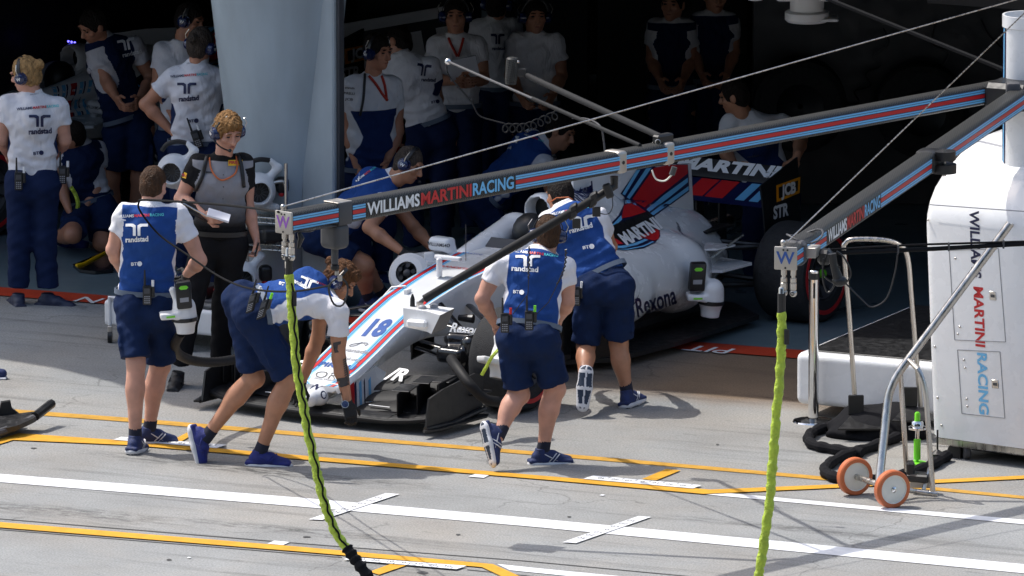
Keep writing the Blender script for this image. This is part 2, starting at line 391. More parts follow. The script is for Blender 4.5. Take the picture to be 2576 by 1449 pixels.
# ================================================================== SETTING
def concrete(name, base, dust=None, gloss=.85, cracks=True):
    m = mat(name, base, gloss); N = m.node_tree.nodes; L = m.node_tree.links; b = N['Principled BSDF']
    tc = N.new('ShaderNodeTexCoord'); mp = N.new('ShaderNodeMapping'); mp.inputs['Rotation'].default_value = (0, 0, PSI); L.new(tc.outputs['Object'], mp.inputs[0])
    def noise(sc, det, stretch=None, rough=.6):
        n = N.new('ShaderNodeTexNoise'); n.inputs['Scale'].default_value = sc; n.inputs['Detail'].default_value = det; n.inputs['Roughness'].default_value = rough
        if stretch:
            q = N.new('ShaderNodeMapping'); q.inputs['Scale'].default_value = stretch; L.new(mp.outputs[0], q.inputs[0]); L.new(q.outputs[0], n.inputs['Vector'])
        else: L.new(mp.outputs[0], n.inputs['Vector'])
        return n.outputs[0]
    def rng(v, a, bb, c, d):
        r = N.new('ShaderNodeMapRange'); r.inputs[1].default_value = a; r.inputs[2].default_value = bb; r.inputs[3].default_value = c; r.inputs[4].default_value = d; L.new(v, r.inputs[0]); return r.outputs[0]
    def mul(a, c):
        q = N.new('ShaderNodeMath'); q.operation = 'MULTIPLY'; L.new(a, q.inputs[0]); L.new(c, q.inputs[1]); return q.outputs[0]
    f = rng(noise(1.1, 6), .3, .7, .84, 1.12)
    f = mul(f, rng(noise(75, 4), .25, .75, .62, 1.35))
    f = mul(f, rng(noise(170, 2), .60, .72, 1, 1.4))
    f = mul(f, rng(noise(2.2, 6, (.2, 2.6, 1)), .54, .70, 1, .62))      # tyre and foot marks along the lane
    f = mul(f, rng(noise(9, 7, (.5, 1.6, 1), .75), .58, .72, 1, .55))
    f = mul(f, rng(noise(30, 3, (1, 3, 1)), .70, .76, 1, .5))
    for (yy, xx, wd) in STREAKS:
        q = N.new('ShaderNodeVectorMath'); q.operation = 'DOT_PRODUCT'; q.inputs[1].default_value = tuple(LY); L.new(tc.outputs['Object'], q.inputs[0])
        q2 = N.new('ShaderNodeVectorMath'); q2.operation = 'DOT_PRODUCT'; q2.inputs[1].default_value = tuple(LX); L.new(tc.outputs['Object'], q2.inputs[0])
        def away(v, c, w):
            a_ = N.new('ShaderNodeMath'); a_.operation = 'SUBTRACT'; a_.inputs[1].default_value = c; L.new(v, a_.inputs[0]); b_ = N.new('ShaderNodeMath'); b_.operation = 'ABSOLUTE'; L.new(a_.outputs[0], b_.inputs[0]); return rng(b_.outputs[0], w*.35, w, 1, 0)
        k_ = mul(mul(away(q.outputs['Value'], yy, wd), away(q2.outputs['Value'], xx, 1.1)), rng(noise(14, 6, (.45, 1.5, 1), .75), .42, .6, 0, 1))
        f = mul(f, rng(k_, 0, 1, 1, .42))
    if cracks:
        vo = N.new('ShaderNodeTexVoronoi'); vo.feature = 'DISTANCE_TO_EDGE'; vo.inputs['Scale'].default_value = .42
        n = N.new('ShaderNodeTexNoise'); n.inputs['Scale'].default_value = 2.5; n.inputs['Detail'].default_value = 7; L.new(mp.outputs[0], n.inputs['Vector'])
        mx = N.new('ShaderNodeMix'); mx.data_type = 'VECTOR'; mx.inputs[0].default_value = .4; L.new(mp.outputs[0], mx.inputs[4]); L.new(n.outputs['Color'], mx.inputs[5]); L.new(mx.outputs[1], vo.inputs['Vector'])
        cr = rng(vo.outputs['Distance'], .0, .0035, .62, 1)
        gate = rng(noise(.9, 3), .45, .55, 0, 1)
        mxx = N.new('ShaderNodeMath'); mxx.operation = 'MAXIMUM'; L.new(cr, mxx.inputs[0]); L.new(gate, mxx.inputs[1]); f = mul(f, mxx.outputs[0])
    mx = N.new('ShaderNodeMix'); mx.data_type = 'RGBA'; mx.blend_type = 'MULTIPLY'; mx.inputs[0].default_value = 1
    tint = N.new('ShaderNodeMix'); tint.data_type = 'RGBA'; tint.inputs[6].default_value = lin(base); tint.inputs[7].default_value = (base[0]*1.05, base[1]*.975, base[2]*.90, 1)
    L.new(rng(noise(.7, 4), .4, .65, 0, 1), tint.inputs[0]); 
    src = tint.outputs[2]
    if dust:
        def dotp(vec):
            q = N.new('ShaderNodeVectorMath'); q.operation = 'DOT_PRODUCT'; q.inputs[1].default_value = vec; L.new(tc.outputs['Object'], q.inputs[0]); return q.outputs['Value']
        nz = noise(1.3, 5); ad = N.new('ShaderNodeMath'); ad.operation = 'MULTIPLY_ADD'; ad.inputs[1].default_value = .5; L.new(nz, ad.inputs[0]); L.new(dotp(tuple(LY)), ad.inputs[2])
        k = mul(rng(ad.outputs[0], dust[1]-.45, dust[1]+.0, 0, .95), rng(dotp(tuple(LX)), dust[0]-1.2, dust[0]+.6, 0, 1))
        dm = N.new('ShaderNodeMix'); dm.data_type = 'RGBA'; L.new(k, dm.inputs[0]); L.new(src, dm.inputs[6]); dm.inputs[7].default_value = (.17, .115, .07, 1); src = dm.outputs[2]
    L.new(src, mx.inputs[6]); L.new(f, mx.inputs[7]); L.new(mx.outputs[2], b.inputs['Base Color'])
    bu = N.new('ShaderNodeBump'); bu.inputs['Strength'].default_value = .5; bu.inputs['Distance'].default_value = .008
    L.new(noise(120, 4), bu.inputs['Height']); L.new(bu.outputs[0], b.inputs['Normal'])
    return m
STREAKS = [(G(*q).dot(LY), G(*q).dot(LX), w) for q, w in (((520, 1168), .16), ((800, 1200), .12), ((180, 1290), .2), ((760, 1335), .1), ((2000, 1330), .1), ((330, 1060), .07))]
_p = G(1700, 985); M['ground'] = concrete('pit_lane_concrete', (.255, .26, .256), (G(1500, 950).dot(LX), _p.dot(LY)+.3))
M['gfloor'] = mat('garage_floor_paint', (.13, .18, .205), .35, var=.05, vscale=1.5)
def paint(name, col, amt=.3):
    m = mat(name, col, .65); N = m.node_tree.nodes; L = m.node_tree.links; b = N['Principled BSDF']; tc = N.new('ShaderNodeTexCoord')
    n = N.new('ShaderNodeTexNoise'); n.inputs['Scale'].default_value = 7; n.inputs['Detail'].default_value = 9; n.inputs['Roughness'].default_value = .75; L.new(tc.outputs['Object'], n.inputs['Vector'])
    r = N.new('ShaderNodeMapRange'); r.inputs[1].default_value = .42; r.inputs[2].default_value = .7; r.inputs[3].default_value = 1; r.inputs[4].default_value = 1-amt; L.new(n.outputs[0], r.inputs[0])
    mx = N.new('ShaderNodeMix'); mx.data_type = 'RGBA'; mx.blend_type = 'MULTIPLY'; mx.inputs[0].default_value = 1; mx.inputs[6].default_value = lin(col); L.new(r.outputs[0], mx.inputs[7]); L.new(mx.outputs[2], b.inputs['Base Color'])
    return m
M['pwhite'] = paint('road_paint_white', (.72, .73, .75), .2); M['pyel'] = paint('road_paint_yellow', (.66, .33, .015), .3)
M['pyel2'] = paint('road_paint_yellow_worn', (.55, .29, .03), .4); M['pred'] = paint('threshold_red', (.50, .045, .012), .25); M['ink'] = mat('stencil_black', (.05, .05, .05), .8)
MB().sheet([(-120, -120, 0), (160, -120, 0), (160, 120, 0), (-120, 120, 0)], M['ground']).build('ground', kind='structure')
def stripe_y(x): return (897+.0785*x*KP)/KP
# garage floor, behind the red threshold line
fa, fb = G(-700, stripe_y(-700), .004), G(3300, stripe_y(3300), .004)
MB().sheet([fa, fb, fb+LY*12, fa+LY*12], M['gfloor']).build('garage_floor', kind='structure')
def band(name, top, bot, m, z, mb=None):
    mb = mb or MB(); n = len(top)
    mb.add([G(x, y, z) for x, y in top]+[G(x, y, z) for x, y in bot], [[i, i+1, n+i+1, n+i] for i in range(n-1)], m); return mb
def ext(p): # carry the line on past both picture edges
    a, b, c, d = p[0], p[1], p[-2], p[-1]
    return [(a[0]-400, a[1]-400*(b[1]-a[1])/(b[0]-a[0]))]+p+[(d[0]+400, d[1]+400*(d[1]-c[1])/(d[0]-c[0]))]
mk = band('m', ext([(0, 1191.9), (756.7, 1252), (1320, 1301.6), (2254, 1388.7), (2576, 1419.2)]), ext([(0, 1212.6), (756.7, 1274.2), (1320, 1323), (2254, 1411.1), (2576, 1441.8)]), M['pwhite'], .004)
mk.build('white_lane_line', kind='structure')
mk = band('m', [(1830, 1240), (2254, 1278.8), (2576, 1307.5), (2900, 1337)], [(1770, 1243), (2254, 1288.5), (2576, 1318.7), (2900, 1349)], M['pwhite'], .004)
band('m', [(1250, 1418.5), (1400, 1434), (1700, 1463)], [(1282, 1434), (1400, 1446), (1700, 1475)], M['pwhite'], .004, mk)
mk.build('thin_white_lane_line', kind='structure')
mk = band('m', [(-400, 1282), (0, 1313.2), (756.7, 1375.5), (1240, 1418.7), (1420, 1500)], [(-400, 1295), (0, 1326.5), (756.7, 1387.4), (1212, 1426.3), (1370, 1500)], M['pyel'], .008)
mk.sheet([G(x, y, .008) for x, y in ((982, 1418.6), (1022.5, 1421.9), (953.6, 1445.5), (929.5, 1438))], M['pyel'])
mk.build('yellow_box_line', kind='structure')
mk = band('m', [(-30, 1113), (47, 1089.3), (325, 1108.9), (1368.5, 1196.7), (1786.7, 1231.4), (2111.7, 1217.7), (2576, 1195.8), (2900, 1180)],
     [(-60, 1135), (33, 1106.5), (325, 1119.3), (1368.5, 1206.1), (1770, 1242.3), (2111.7, 1226.4), (2576, 1204.2), (2900, 1189)], M['pyel'], .008)
for q in (((1614.2, 1204.8), (1676.1, 1179.5), (1712.6, 1183), (1649.8, 1208.4)), ((430, 1109), (470, 1088), (490, 1090), (452, 1113))):
    mk.sheet([G(x, y, .008) for x, y in q], M['pyel'])
mk.build('yellow_pit_box_line', kind='structure')
band('m', ext([(31, 1029.2), (329.7, 1051), (1100, 1115), (1556, 1153), (1851.6, 1178.9), (2111.7, 1202), (2576, 1247.4)]), ext([(31, 1039.5), (329.7, 1061.5), (1100, 1124), (1556, 1162), (1851.6, 1187.4), (2111.7, 1210.8), (2576, 1254.5)]), M['pyel2'], .004).build('worn_yellow_line', kind='structure')
def ruler(corners, ticks, up, size, nm):
    """stencilled strip: corners in order, digits 30..0..30 along it"""
    P = [G(x, y, .012) for x, y in corners]; mb = MB().sheet(P, M['pwhite'])
    a, b = (P[0]+P[1])/2, (P[2]+P[3])/2; X = (b-a).normalized(); L_ = (b-a).length; Yv = UZ.cross(X)
    if up < 0: X = -X; Yv = -Yv
    for i, t in enumerate(ticks):
        q = a+(b-a)*(.125+.75*i/(len(ticks)-1))
        mb.text(t, q+UZ*.002, X, Yv, size, M['ink'], bold=-.005)
        mb.sheet([q+(b-a)*.055+Yv*.05*s_+UZ*.002+X*w for s_, w in ((-1, 0), (-1, .004), (-.2, .004), (-.2, 0))], M['ink'])
    mb.build('measuring_strip', kind='structure')
T7 = ['30', '20', '10', '0', '10', '20', '30']
ruler([(1467, 1204.2), (1492.6, 1195.7), (1765.1, 1220.2), (1743.6, 1228.6)], T7, -1, .052, 'a')
ruler([(864, 1407), (879.3, 1400.9), (1173.6, 1423), (1148.4, 1431.7)], T7, 1, .055, 'b')
ruler([(285, 1106), (305, 1098.5), (570, 1118.5), (545, 1127)], T7, -1, .052, 'c')
def ruler2(c):
    P = [G(x, y, .008) for x, y in c]; mb = MB().sheet(P, M['pwhite']); a, b = (P[0]+P[3])/2, (P[1]+P[2])/2
    for i, t in enumerate(T7): mb.text(t, a+(b-a)*(.17+.66*i/6)+UZ*.002, -LX, -LY, .062, M['ink'], bold=-.01)
    mb.build('measuring_strip', kind='structure')
ruler2([(776.4, 1306), (970, 1240.4), (1005, 1242.6), (810.3, 1307.7)]); ruler2([(1414.5, 1363.7), (1605.8, 1298), (1638.6, 1300.2), (1449.2, 1366)])
mk = MB()
for q in (((1177.5, 1198.5), (1195, 1192), (1232, 1194.5), (1217, 1202)), ((672.5, 1367.5), (690, 1360), (728.5, 1363.5), (712.5, 1371)), ((470, 1403), (474, 1400.5), (481, 1401.5), (478, 1404)), ((1508, 1246), (1514, 1243), (1523, 1244.5), (1517, 1247))): mk.sheet([G(x, y, .006) for x, y in q], M['pwhite'])
mk.build('white_paint_dash', kind='structure')
mk = MB()
for pl in ([(-50, 1300), (756, 1366), (1320, 1410), (1800, 1455)], [(-50, 1327.5), (0, 1331), (860, 1401)], [(1175, 1432), (1700, 1485)]):
    n = len(pl); mk.add([G(x, y, .003) for x, y in pl]+[G(x, y+1.6, .003) for x, y in pl], [[i, i+1, n+i+1, n+i] for i in range(n-1)], M['ink'])
for (x, y, a, b) in ((425, 1408, 9, 3), (771, 1350.5, 12, 2.6), (1432, 1300, 6, 2), (1152, 1344.5, 7, 2.2), (1063, 1440, 16, 4), (1805, 1118, 5, 2), (1245, 1165, 6, 1.5), (85, 1127, 9, 2), (2740, 1300, 5, 2)):
    mk.sheet([G(x+a*math.cos(t*.7854)*rnd.uniform(.7, 1.1), y+b*math.sin(t*.7854)*rnd.uniform(.6, 1.1), .003) for t in range(8)], M['ink'])
mk.build('floor_joint', kind='structure')
# red threshold line with its lettering (as read from inside the garage)
P0, P1 = G(-700, stripe_y(-700), .008), G(3300, stripe_y(3300), .008)
mk = MB().sheet([P0, P1, P1-LY*.28, P0-LY*.28], M['pred'])
for t, vx in (('PRIVATE ANA', 148), ('STOP PIT', 1772)): pass
for t, vx, vy in (('AN', 253, 756), ('TIP'[::-1], 1786, 878)):
    mk.text(t, G(vx, vy, .012), -LX, -LY, .26, M['bwhite'], bold=.01, sx=.95)
mk.build('threshold_line', kind='structure')
# canopy over the garage fronts: its edge throws the shade line on the concrete
Hc = 6.5
edge = [(-900, 800), (-200, 872), (0, 904), (140, 926), (285, 962), (430, 1020), (560, 1040), (700, 1020), (900, 985), (1150, 968), (1430, 968), (1700, 983), (2015, 1010), (2300, 1020), (2900, 1060), (3600, 1120)]
fr = [G(x, y)-V((SHIFT.x, SHIFT.y, 0))*Hc+UZ*Hc for x, y in edge]; bk = [V((p.x+7, p.y+22, Hc)) for p in fr]
mb = MB(); n = len(fr); M['wallgrey'] = mat('painted_concrete', (.34, .41, .44), .6, var=.1, vscale=3, bump=.1, bscale=40)
mb.add(fr+bk+[p+UZ*.4 for p in fr+bk], [[i, i+1, n+i+1, n+i] for i in range(n-1)]+[[2*n+i, 2*n+n+i, 2*n+n+i+1, 2*n+i+1] for i in range(n-1)]+[[i, 2*n+i, 2*n+i+1, i+1] for i in range(n-1)], mat('soffit_paint', (.62, .64, .64), .7, var=.06))
mb.build('canopy', label='concrete canopy slab over the garage fronts', cat='canopy', fix=False)
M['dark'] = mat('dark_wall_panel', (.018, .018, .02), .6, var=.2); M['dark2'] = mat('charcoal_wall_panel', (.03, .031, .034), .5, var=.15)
def wall(name, a, b, h, m, th=.12, label='', cat='wall', z0=0):
    a, b = V((a.x, a.y, z0)), V((b.x, b.y, z0)); d = (b-a); X = d.normalized(); Y = UZ.cross(X)
    return MB().box((a+b)/2+UZ*(h/2), (d.length, th, h), m, (X, Y, UZ), bev=.01).build(name, label=label, cat=cat)
sl = G(-700, stripe_y(-700)); sr = G(3300, stripe_y(3300))
pm = G(800, stripe_y(800))+LY*.1
# column, pier, garage walls
cc = G(704, 762); prof = [(.245, 0), (.25, .02), (.335, 1.0), (.46, 2.1), (.8, 4.2), (1.2, Hc-.01)]
M['column'] = mat('column_paint', (.365, .425, .46), .6, var=.16, vscale=3.5, bump=.08, bscale=30, stretch=(1, 1, .3))
M['pierpaint'] = mat('pier_paint', (.40, .45, .47), .6, var=.14, vscale=4, bump=.1, bscale=30, stretch=(1, 1, .4))
MB().lathe(prof, cc, UZ, M['column'], 56).build('column', loc=cc, label='tapered pale blue concrete column between the two garages', cat='column')
pc = (G(762, 780)+G(838, 789))/2; wp = (G(838, 789)-G(762, 780)).length
pier = empty('pier', pc, 'narrow grey concrete pier beside the tapered column', 'pier')
MB().box(pc+UZ*Hc/2+LY*.06, (wp, .12, Hc-.02), M['pierpaint'], (LX, LY, UZ), bev=.012).build('pier_body', pier)
MB().box(pc+UZ*1.6+LX*(wp/2+.012)+LY*.08, (.022, .08, 3.2), M['dgrey'], (LX, LY, UZ)).build('door_jamb', pier)
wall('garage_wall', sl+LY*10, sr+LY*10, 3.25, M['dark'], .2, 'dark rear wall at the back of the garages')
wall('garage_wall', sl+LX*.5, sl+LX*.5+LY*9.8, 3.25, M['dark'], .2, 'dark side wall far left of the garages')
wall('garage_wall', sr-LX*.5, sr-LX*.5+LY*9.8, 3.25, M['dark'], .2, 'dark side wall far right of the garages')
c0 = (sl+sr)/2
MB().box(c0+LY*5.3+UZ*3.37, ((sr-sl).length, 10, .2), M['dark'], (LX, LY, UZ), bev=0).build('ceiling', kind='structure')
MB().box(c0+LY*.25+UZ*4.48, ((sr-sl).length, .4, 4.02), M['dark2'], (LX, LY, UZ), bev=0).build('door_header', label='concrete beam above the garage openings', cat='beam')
def panel(name, v0, v1, d, h, m, label, cat='partition'):
    a = at(v0, 700, d); b = at(v1, 700, d); a.z = b.z = 0; return MB().box((a+b)/2+UZ*h/2, ((b-a).length, .06, h), m, bev=.01).build(name, label=label, cat=cat)
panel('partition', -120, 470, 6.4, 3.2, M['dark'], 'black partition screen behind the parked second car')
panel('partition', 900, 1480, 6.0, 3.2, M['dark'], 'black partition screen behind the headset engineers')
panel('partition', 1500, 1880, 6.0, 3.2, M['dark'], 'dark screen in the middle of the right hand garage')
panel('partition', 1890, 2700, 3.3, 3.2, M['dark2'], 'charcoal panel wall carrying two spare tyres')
a = at(1240, 60, 5.6); MB().box((a.x, a.y, 1.6), (.17, .1, 3.2), M['pierpaint']).build('door_post', label='pale grey upright post behind the engineers', cat='post')
# pale sign board with block letters, deep in the garage
o = at(1000, 105, 5.0); X = V((.985, 0, .17)).normalized(); Y = V((-.17, 0, .985))
mb = MB().box(o+Y*.02, (.78, .02, .36), M['white_matt'], (X, V((0, 1, 0)), Y)); mb.text('TT', o+V((.08, -.014, -.02)), X, Y, .36, M['dark'], bold=.05, sx=1.5)
mb.build('sign_board', label='pale tilted sign board with black block letters in the dark', cat='sign')
for i, (vx, vy) in enumerate(((2012, 262), (2318, 275))):
    c = at(vx, vy, 2.95); mb = MB(); mb.lathe([(.17, -.16), (.29, -.16), (.33, -.13), (.335, 0), (.33, .13), (.29, .16), (.17, .16)], c, (0, 1, 0), M['tyre'], 40); t = mb.build('spare_tyre', loc=c, label=('spare black tyre on the charcoal panel, the one nearer the crouching mechanic', 'spare black tyre on the charcoal panel, the one nearer the white mast')[i], cat='tyre', group='spare tyres on the panel wall')
    MB().lathe([(.02, -.1), (.15, -.13), (.172, -.15), (.172, .15)], c, (0, 1, 0), M['black'], 30).build('rim', t)
for i, pts in enumerate(([(2221, 70), (2235, 110), (2200, 140), (2215, 165), (2178, 185), (2190, 215), (2150, 230), (2160, 258), (2110, 262)], [(2352, 60), (2345, 110), (2385, 130), (2370, 165)], [(2468, 50), (2490, 90), (2530, 130)])):
    MB().tube(spline([at(x, y, 3.15) for x, y in pts], 5), .008, M['black'], 6).build('air_line', label=('long zigzag black air line hanging on the charcoal panel', 'short black air line hanging above the spare tyre', 'black air line sloping down beside the white mast')[i], cat='hose', group='air lines on the panel wall')
# hanging white gantry light housing, top of picture
c = at(2030, 30, -.9); hp = empty('overhead_vent', c+UZ*.5, 'white flanged vent pipe hanging down from above', 'vent')
MB().lathe([(.115, 4.3), (.115, -.05)], c, UZ, M['white_matt'], 28).build('pipe', hp)
MB().lathe([(.0, -.065), (.135, -.065), (.15, -.05), (.15, -.0), (.13, .01), (.115, .012)], c, UZ, M['white_matt'], 28).build('flange', hp)
mb = MB(); mb.box(c+V((0, 0, .105)), (.42, .16, .05), M['white_matt'], bev=.02, seg=2); mb.box(c+V((.15, -.02, -.04)), (.12, .2, .02), M['white_matt'], bev=.008); mb.build('bracket', hp)
c = at(1900, -4, -.9); MB().lathe([(.0, -.02), (.05, -.01), (.06, .03), (.06, .2)], c, UZ, M['white_matt'], 20).build('ceiling_spot', label='small white spot lamp housing at the top edge', cat='lamp')
MB().box(at(2500, -4, -.4), (.95, .08, .12), M['dgrey'], (LX, LY, UZ)).build('overhead_rail', label='dark overhead rail above the white mast', cat='rail')

gs = empty('grandstand', (0, CY-6, 0), 'unseen concrete grandstand added across the pit lane to block low sky', 'grandstand')
mb = MB()
for i in range(12): mb.box((0, CY-8-i*1.6, 3+i*.6), (220, 1.7, 6+i*1.2), M['wallgrey'], bev=0)
mb.build('terrace', gs); MB().box((0, CY-17, 27), (240, 58, .6), M['dark2'], bev=0).build('sky_blocking_roof', gs); MB().box((0, CY-32, 13.5), (220, .6, 27), M['dark2'], bev=0).build('sky_blocking_wall', gs)  # unseen roof and back wall, sized to keep low sky light off the garages
# ================================================================== RACING CAR (local: x forward, y left, z up; origin on the ground under the front axle)
CO = V((-.6905, -3.8679, 0)); CF = V((-.5401, -.8416, 0)).normalized(); CL = V((-CF.y, CF.x, 0))
def T(x, y, z): return CO+CF*x+CL*y+UZ*z
def pl_pt(vx, vy, y):
    r = ray(vx, vy); c = V((0, CY, CZ)); t = (y-(c-CO).dot(CL))/r.dot(CL); p = c+r*t
    return ((p-CO).dot(CF), p.z)
def hit(bvh, vx, vy):
    h = bvh.ray_cast(V((0, CY, CZ)), ray(vx, vy).normalized()); return h[0], h[1]
def build_car():
    car = empty('racing_car', CO, 'white and navy single seater racing car number 18 being pushed backwards into the garage', 'racing car')
    # ---- nose and monocoque, stripes along both upper edges
    secs = [(1.03, .245, .2, .155, .10), (1.015, .262, .19, .185, .12), (.94, .288, .19, .198, .13), (.6, .42, .27, .2, .13), (.28, .55, .345, .2, .14), (0, .64, .40, .205, .16), (-.4, .725, .36, .215, .2), (-.8, .775, .28, .24, .26), (-1.12, .80, .22, .26, .30), (-1.22, .80, .2, .27, .31)]
    bands = [('carwhite', None), ('blue', .014), ('dnavy', .005), ('blue', .010), ('dnavy', .006), ('red', .026), ('dnavy', .006), ('blue', .012), ('carwhite', .01)]
    ring_m = []
    def ring(x, zt, zb, wt, wb):
        half = [(0, zt)]; tot = sum(b[1] for b in bands if b[1]); y = wt-tot-.012; ms = ['carwhite']
        half.append((y, zt-.001))
        for nme, w in bands[1:]: y += w; half.append((y, zt-.001-.004*((y-wt+tot)/tot)**3)); ms.append(nme)
        half += [(wt-.003, zt-.02), (wt, zt-.045)]; ms += ['carwhite']*2
        h = zt-zb
        half += [(wt+(wb-wt)*.35, zt-h*.5), (wt+(wb-wt)*.8, zb+h*.12), (wb*.9, zb+.008), (wb*.6, zb), (0, zb)]; ms += ['carwhite']*5
        ring_m[:] = ms
        L_ = [T(x, a, b) for a, b in half]; R_ = [T(x, -a, b) for a, b in half[1:-1]][::-1]
        return L_+R_
    fine = []
    for i in range(len(secs)-1):
        n = 4
        for k in range(n): 
            t = k/n; fine.append([a+(b-a)*t for a, b in zip(secs[i], secs[i+1])])
    fine.append(list(secs[-1]))
    # smooth the profile
    arr = np.array(fine); 
    for _ in range(3): arr[1:-1, 1:] = .5*arr[1:-1, 1:]+.25*(arr[:-2, 1:]+arr[2:, 1:])
    rings = [ring(*r) for r in arr]; nh = len(ring_m)
    nose = MB(); nose.loft(rings, lambda i, j: M[ring_m[j]] if j < nh else M[ring_m[2*nh-1-j]])
    bv = nose.bvh()
    upn = (T(-1, 0, .4)-T(0, 0, 0)).normalized()
    def lab(t, vx, vy, size, m, X=CL, Y=None, **k):
        p, n = hit(bv, vx, vy)
        if p is None: return
        nose.text(t, p, X, Y or (upn), size, m, bvh=bv, dirn=n, **k)
    stamp_text(nose, bv, '18', (925, 826), (974, 828), 40, M['bluelogo'], bold=.05, skew=.84)
    lab('avanade', 893, 883, .062, M['greytext'], sx=1.1); lab('social.org', 876, 903, .05, M['greytext'])
    lab('PIRELLI', 848, 921, .075, M['bluelogo'], bold=.03, sx=1.2); lab('ORIS', 835, 946, .095, M['dgrey'], sx=1.3, bold=-.01); lab('Swiss Watches', 820, 955, .03, M['greytext'])
    p, n = hit(bv, 903, 868)
    if p: nose.tube([p+n*.004+CL*(.05*math.cos(a)+.02*math.sin(2*a))+upn*(.03*math.sin(a*1.5)) for a in [i*.45 for i in range(15)]], .0025, M['greytext'], 5)
    nose.text('MARTINI', T(-.95, -.1, .80), CL, -CF, .04, M['bluelogo'], bvh=bv, dirn=UZ); nose.text('RANDSTAD', T(-.62, 0, .80), CL, -CF, .05, M['red'], bvh=bv, dirn=UZ)
    nose.build('nose', car, ang=40)
    # thumb tip, pylons, black openings
    tip = SDF(.008, .02); tip.cone(T(.85, 0, .235), T(1.12, 0, .165), .075, .05, k=.03); tip.cone(T(1.05, .03, .17), T(1.05, -.03, .17), .055, .055)
    tm = sdf_mb(tip, M['carwhite']); tb = tm.bvh(); tm.text('W', T(1.05, .0, .225), CL, upn, .085, M['dnavy'], bvh=tb, dirn=CF+UZ, bold=.03, sx=1.1)
    tm.poly([(math.cos(a)*.022, math.sin(a)*.03) for a in [i*.52 for i in range(12)]], T(1.06, .065, .19), CL, UZ, M['dnavy'], bvh=tb, dirn=CF+CL*.6+UZ*.4); tm.build('nose_tip', car)
    MB().box(T(.93, 0, .215), (.34, .1, .055), M['black'], (CL, CF, UZ), bev=.01).build('nose_opening', car)
    for s_ in (1, -1):
        mb = MB(); mb.prism([(1.0, .24), (.98, .10), (.92, .075), (.62, .085), (.5, .26), (.62, .32)], T(0, s_*.155, 0), CF, UZ, .022, M['carwhite']); 
        if s_ > 0:
            for k, (c, w) in enumerate((('red', .05), ('dnavy', .02), ('blue', .025), ('dnavy', .01), ('blue', .025))):
                a = .93-.055*k; mb.prism([(a, .24), (a-.01, .095), (a-.01-w, .095), (a-w, .26)], T(0, .178, 0), CF, UZ, .002, M[c])
        mb.build('wing_pylon', car)
    # ---- front wing
    fw = MB()
    def foil(mb, x, y, z, ch, ang_, th, m, y2=None):
        prof = [(0, 0), (.06, .5), (.3, 1), (.6, .8), (1, .1), (1, -.1), (.6, -.3), (.3, -.5), (.06, -.4)]
        rr = []
        for (xx, yy, zz, cc, an) in ((x, y, z, ch, ang_),) if y2 is None else ((x[0], y, z[0], ch[0], ang_[0]), (x[1], y2, z[1], ch[1], ang_[1])):
            ca, sa = math.cos(an), math.sin(an)
            rr.append([T(xx-(u*cc*ca)+w*th*sa*.0, yy, zz+u*cc*sa+w*th*ca) for u, w in prof])
        mb.loft(rr, m)
    for s_ in (1, -1):
        for (ya, yb, xa, xb, za, zb_) in ((0, .25, 1.12, 1.11, .075, .075), (.25, .55, 1.11, 1.07, .075, .07), (.55, .72, 1.07, 1.04, .07, .085), (.72, .85, 1.04, 1.01, .085, .105)):
            foil(fw, (xa, xb), s_*ya, (za, zb_), (.26, .24), (.05, .08), .022, M['black'], s_*yb)
            fw.tube([T(xa, s_*ya, za), T(xb, s_*yb, zb_)], .017, M['wingblack'], 10)
    fo = fw.build('front_wing', car)
    for s_ in (1, -1):
        for k, (x0, z0, ch, an) in enumerate(((.93, .105, .16, .35), (.81, .15, .15, .5), (.70, .205, .14, .62))):
            mb = MB(); foil(mb, (x0+.03, x0), s_*.23, (z0-.02, z0), (ch*.9, ch), (an*.6, an), .013, M['wingblack'], s_*.45); foil(mb, (x0, x0-.05), s_*.45, (z0, z0+.01), (ch, ch), (an, an), .013, M['wingblack'], s_*.83)
            if k == 0: mb.box(T(x0-.01, s_*.40, z0+.026), (.16, .010, .004), M['bwhite'], (CL, CF, UZ), bev=.001)
            if k == 2:
                ca = math.cos(an); up = (-CF*ca+UZ*math.sin(an)); o_ = T(x0-.075, s_*.46, z0+.065); mb.text('Rexona' if s_ < 0 else '/R', o_-CL*(.12 if s_ > 0 else 0), CL, up, .15, M['bwhite'], off=.014, bold=.03, shear=.3)
            if k == 1 and s_ < 0: mb.text('RANDSTAD', T(x0-.07, s_*.48, z0+.05), CL, (-CF*.87+UZ*.48), .085, M['bwhite'], off=.014, bold=.02)
            mb.build('flap', fo)
        ep = MB(); pts = [(1.10, .06), (1.06, .25), (.9, .285), (.52, .33), (.42, .30), (.44, .1), (.5, .05)]
        ep.prism(pts, T(0, s_*.862, 0), CF, UZ, .014, M['black']); ep.prism([(1.12, 0), (.46, 0), (.42, .05), (.5, .09), (1.0, .07), (1.14, .03)], T(0, s_*.862, .055), CF, CL*s_, .012, M['black'])
        ep.box(T(.72, s_*.80, .235), (.34, .012, .17), M['wingblack'], ((CF*.96+CL*s_*.2).normalized(), (CL*.96-CF*s_*.2).normalized(), UZ), bev=.004); ep.box(T(.5, s_*.9, .2), (.2, .06, .012), M['black'], (CF, CL, UZ))
        ep.tube([T(1.1, s_*.87, .06), T(.8, s_*.885, .05), T(.45, s_*.9, .09)], .016, M['black'], 8); ep.build('endplate', fo)
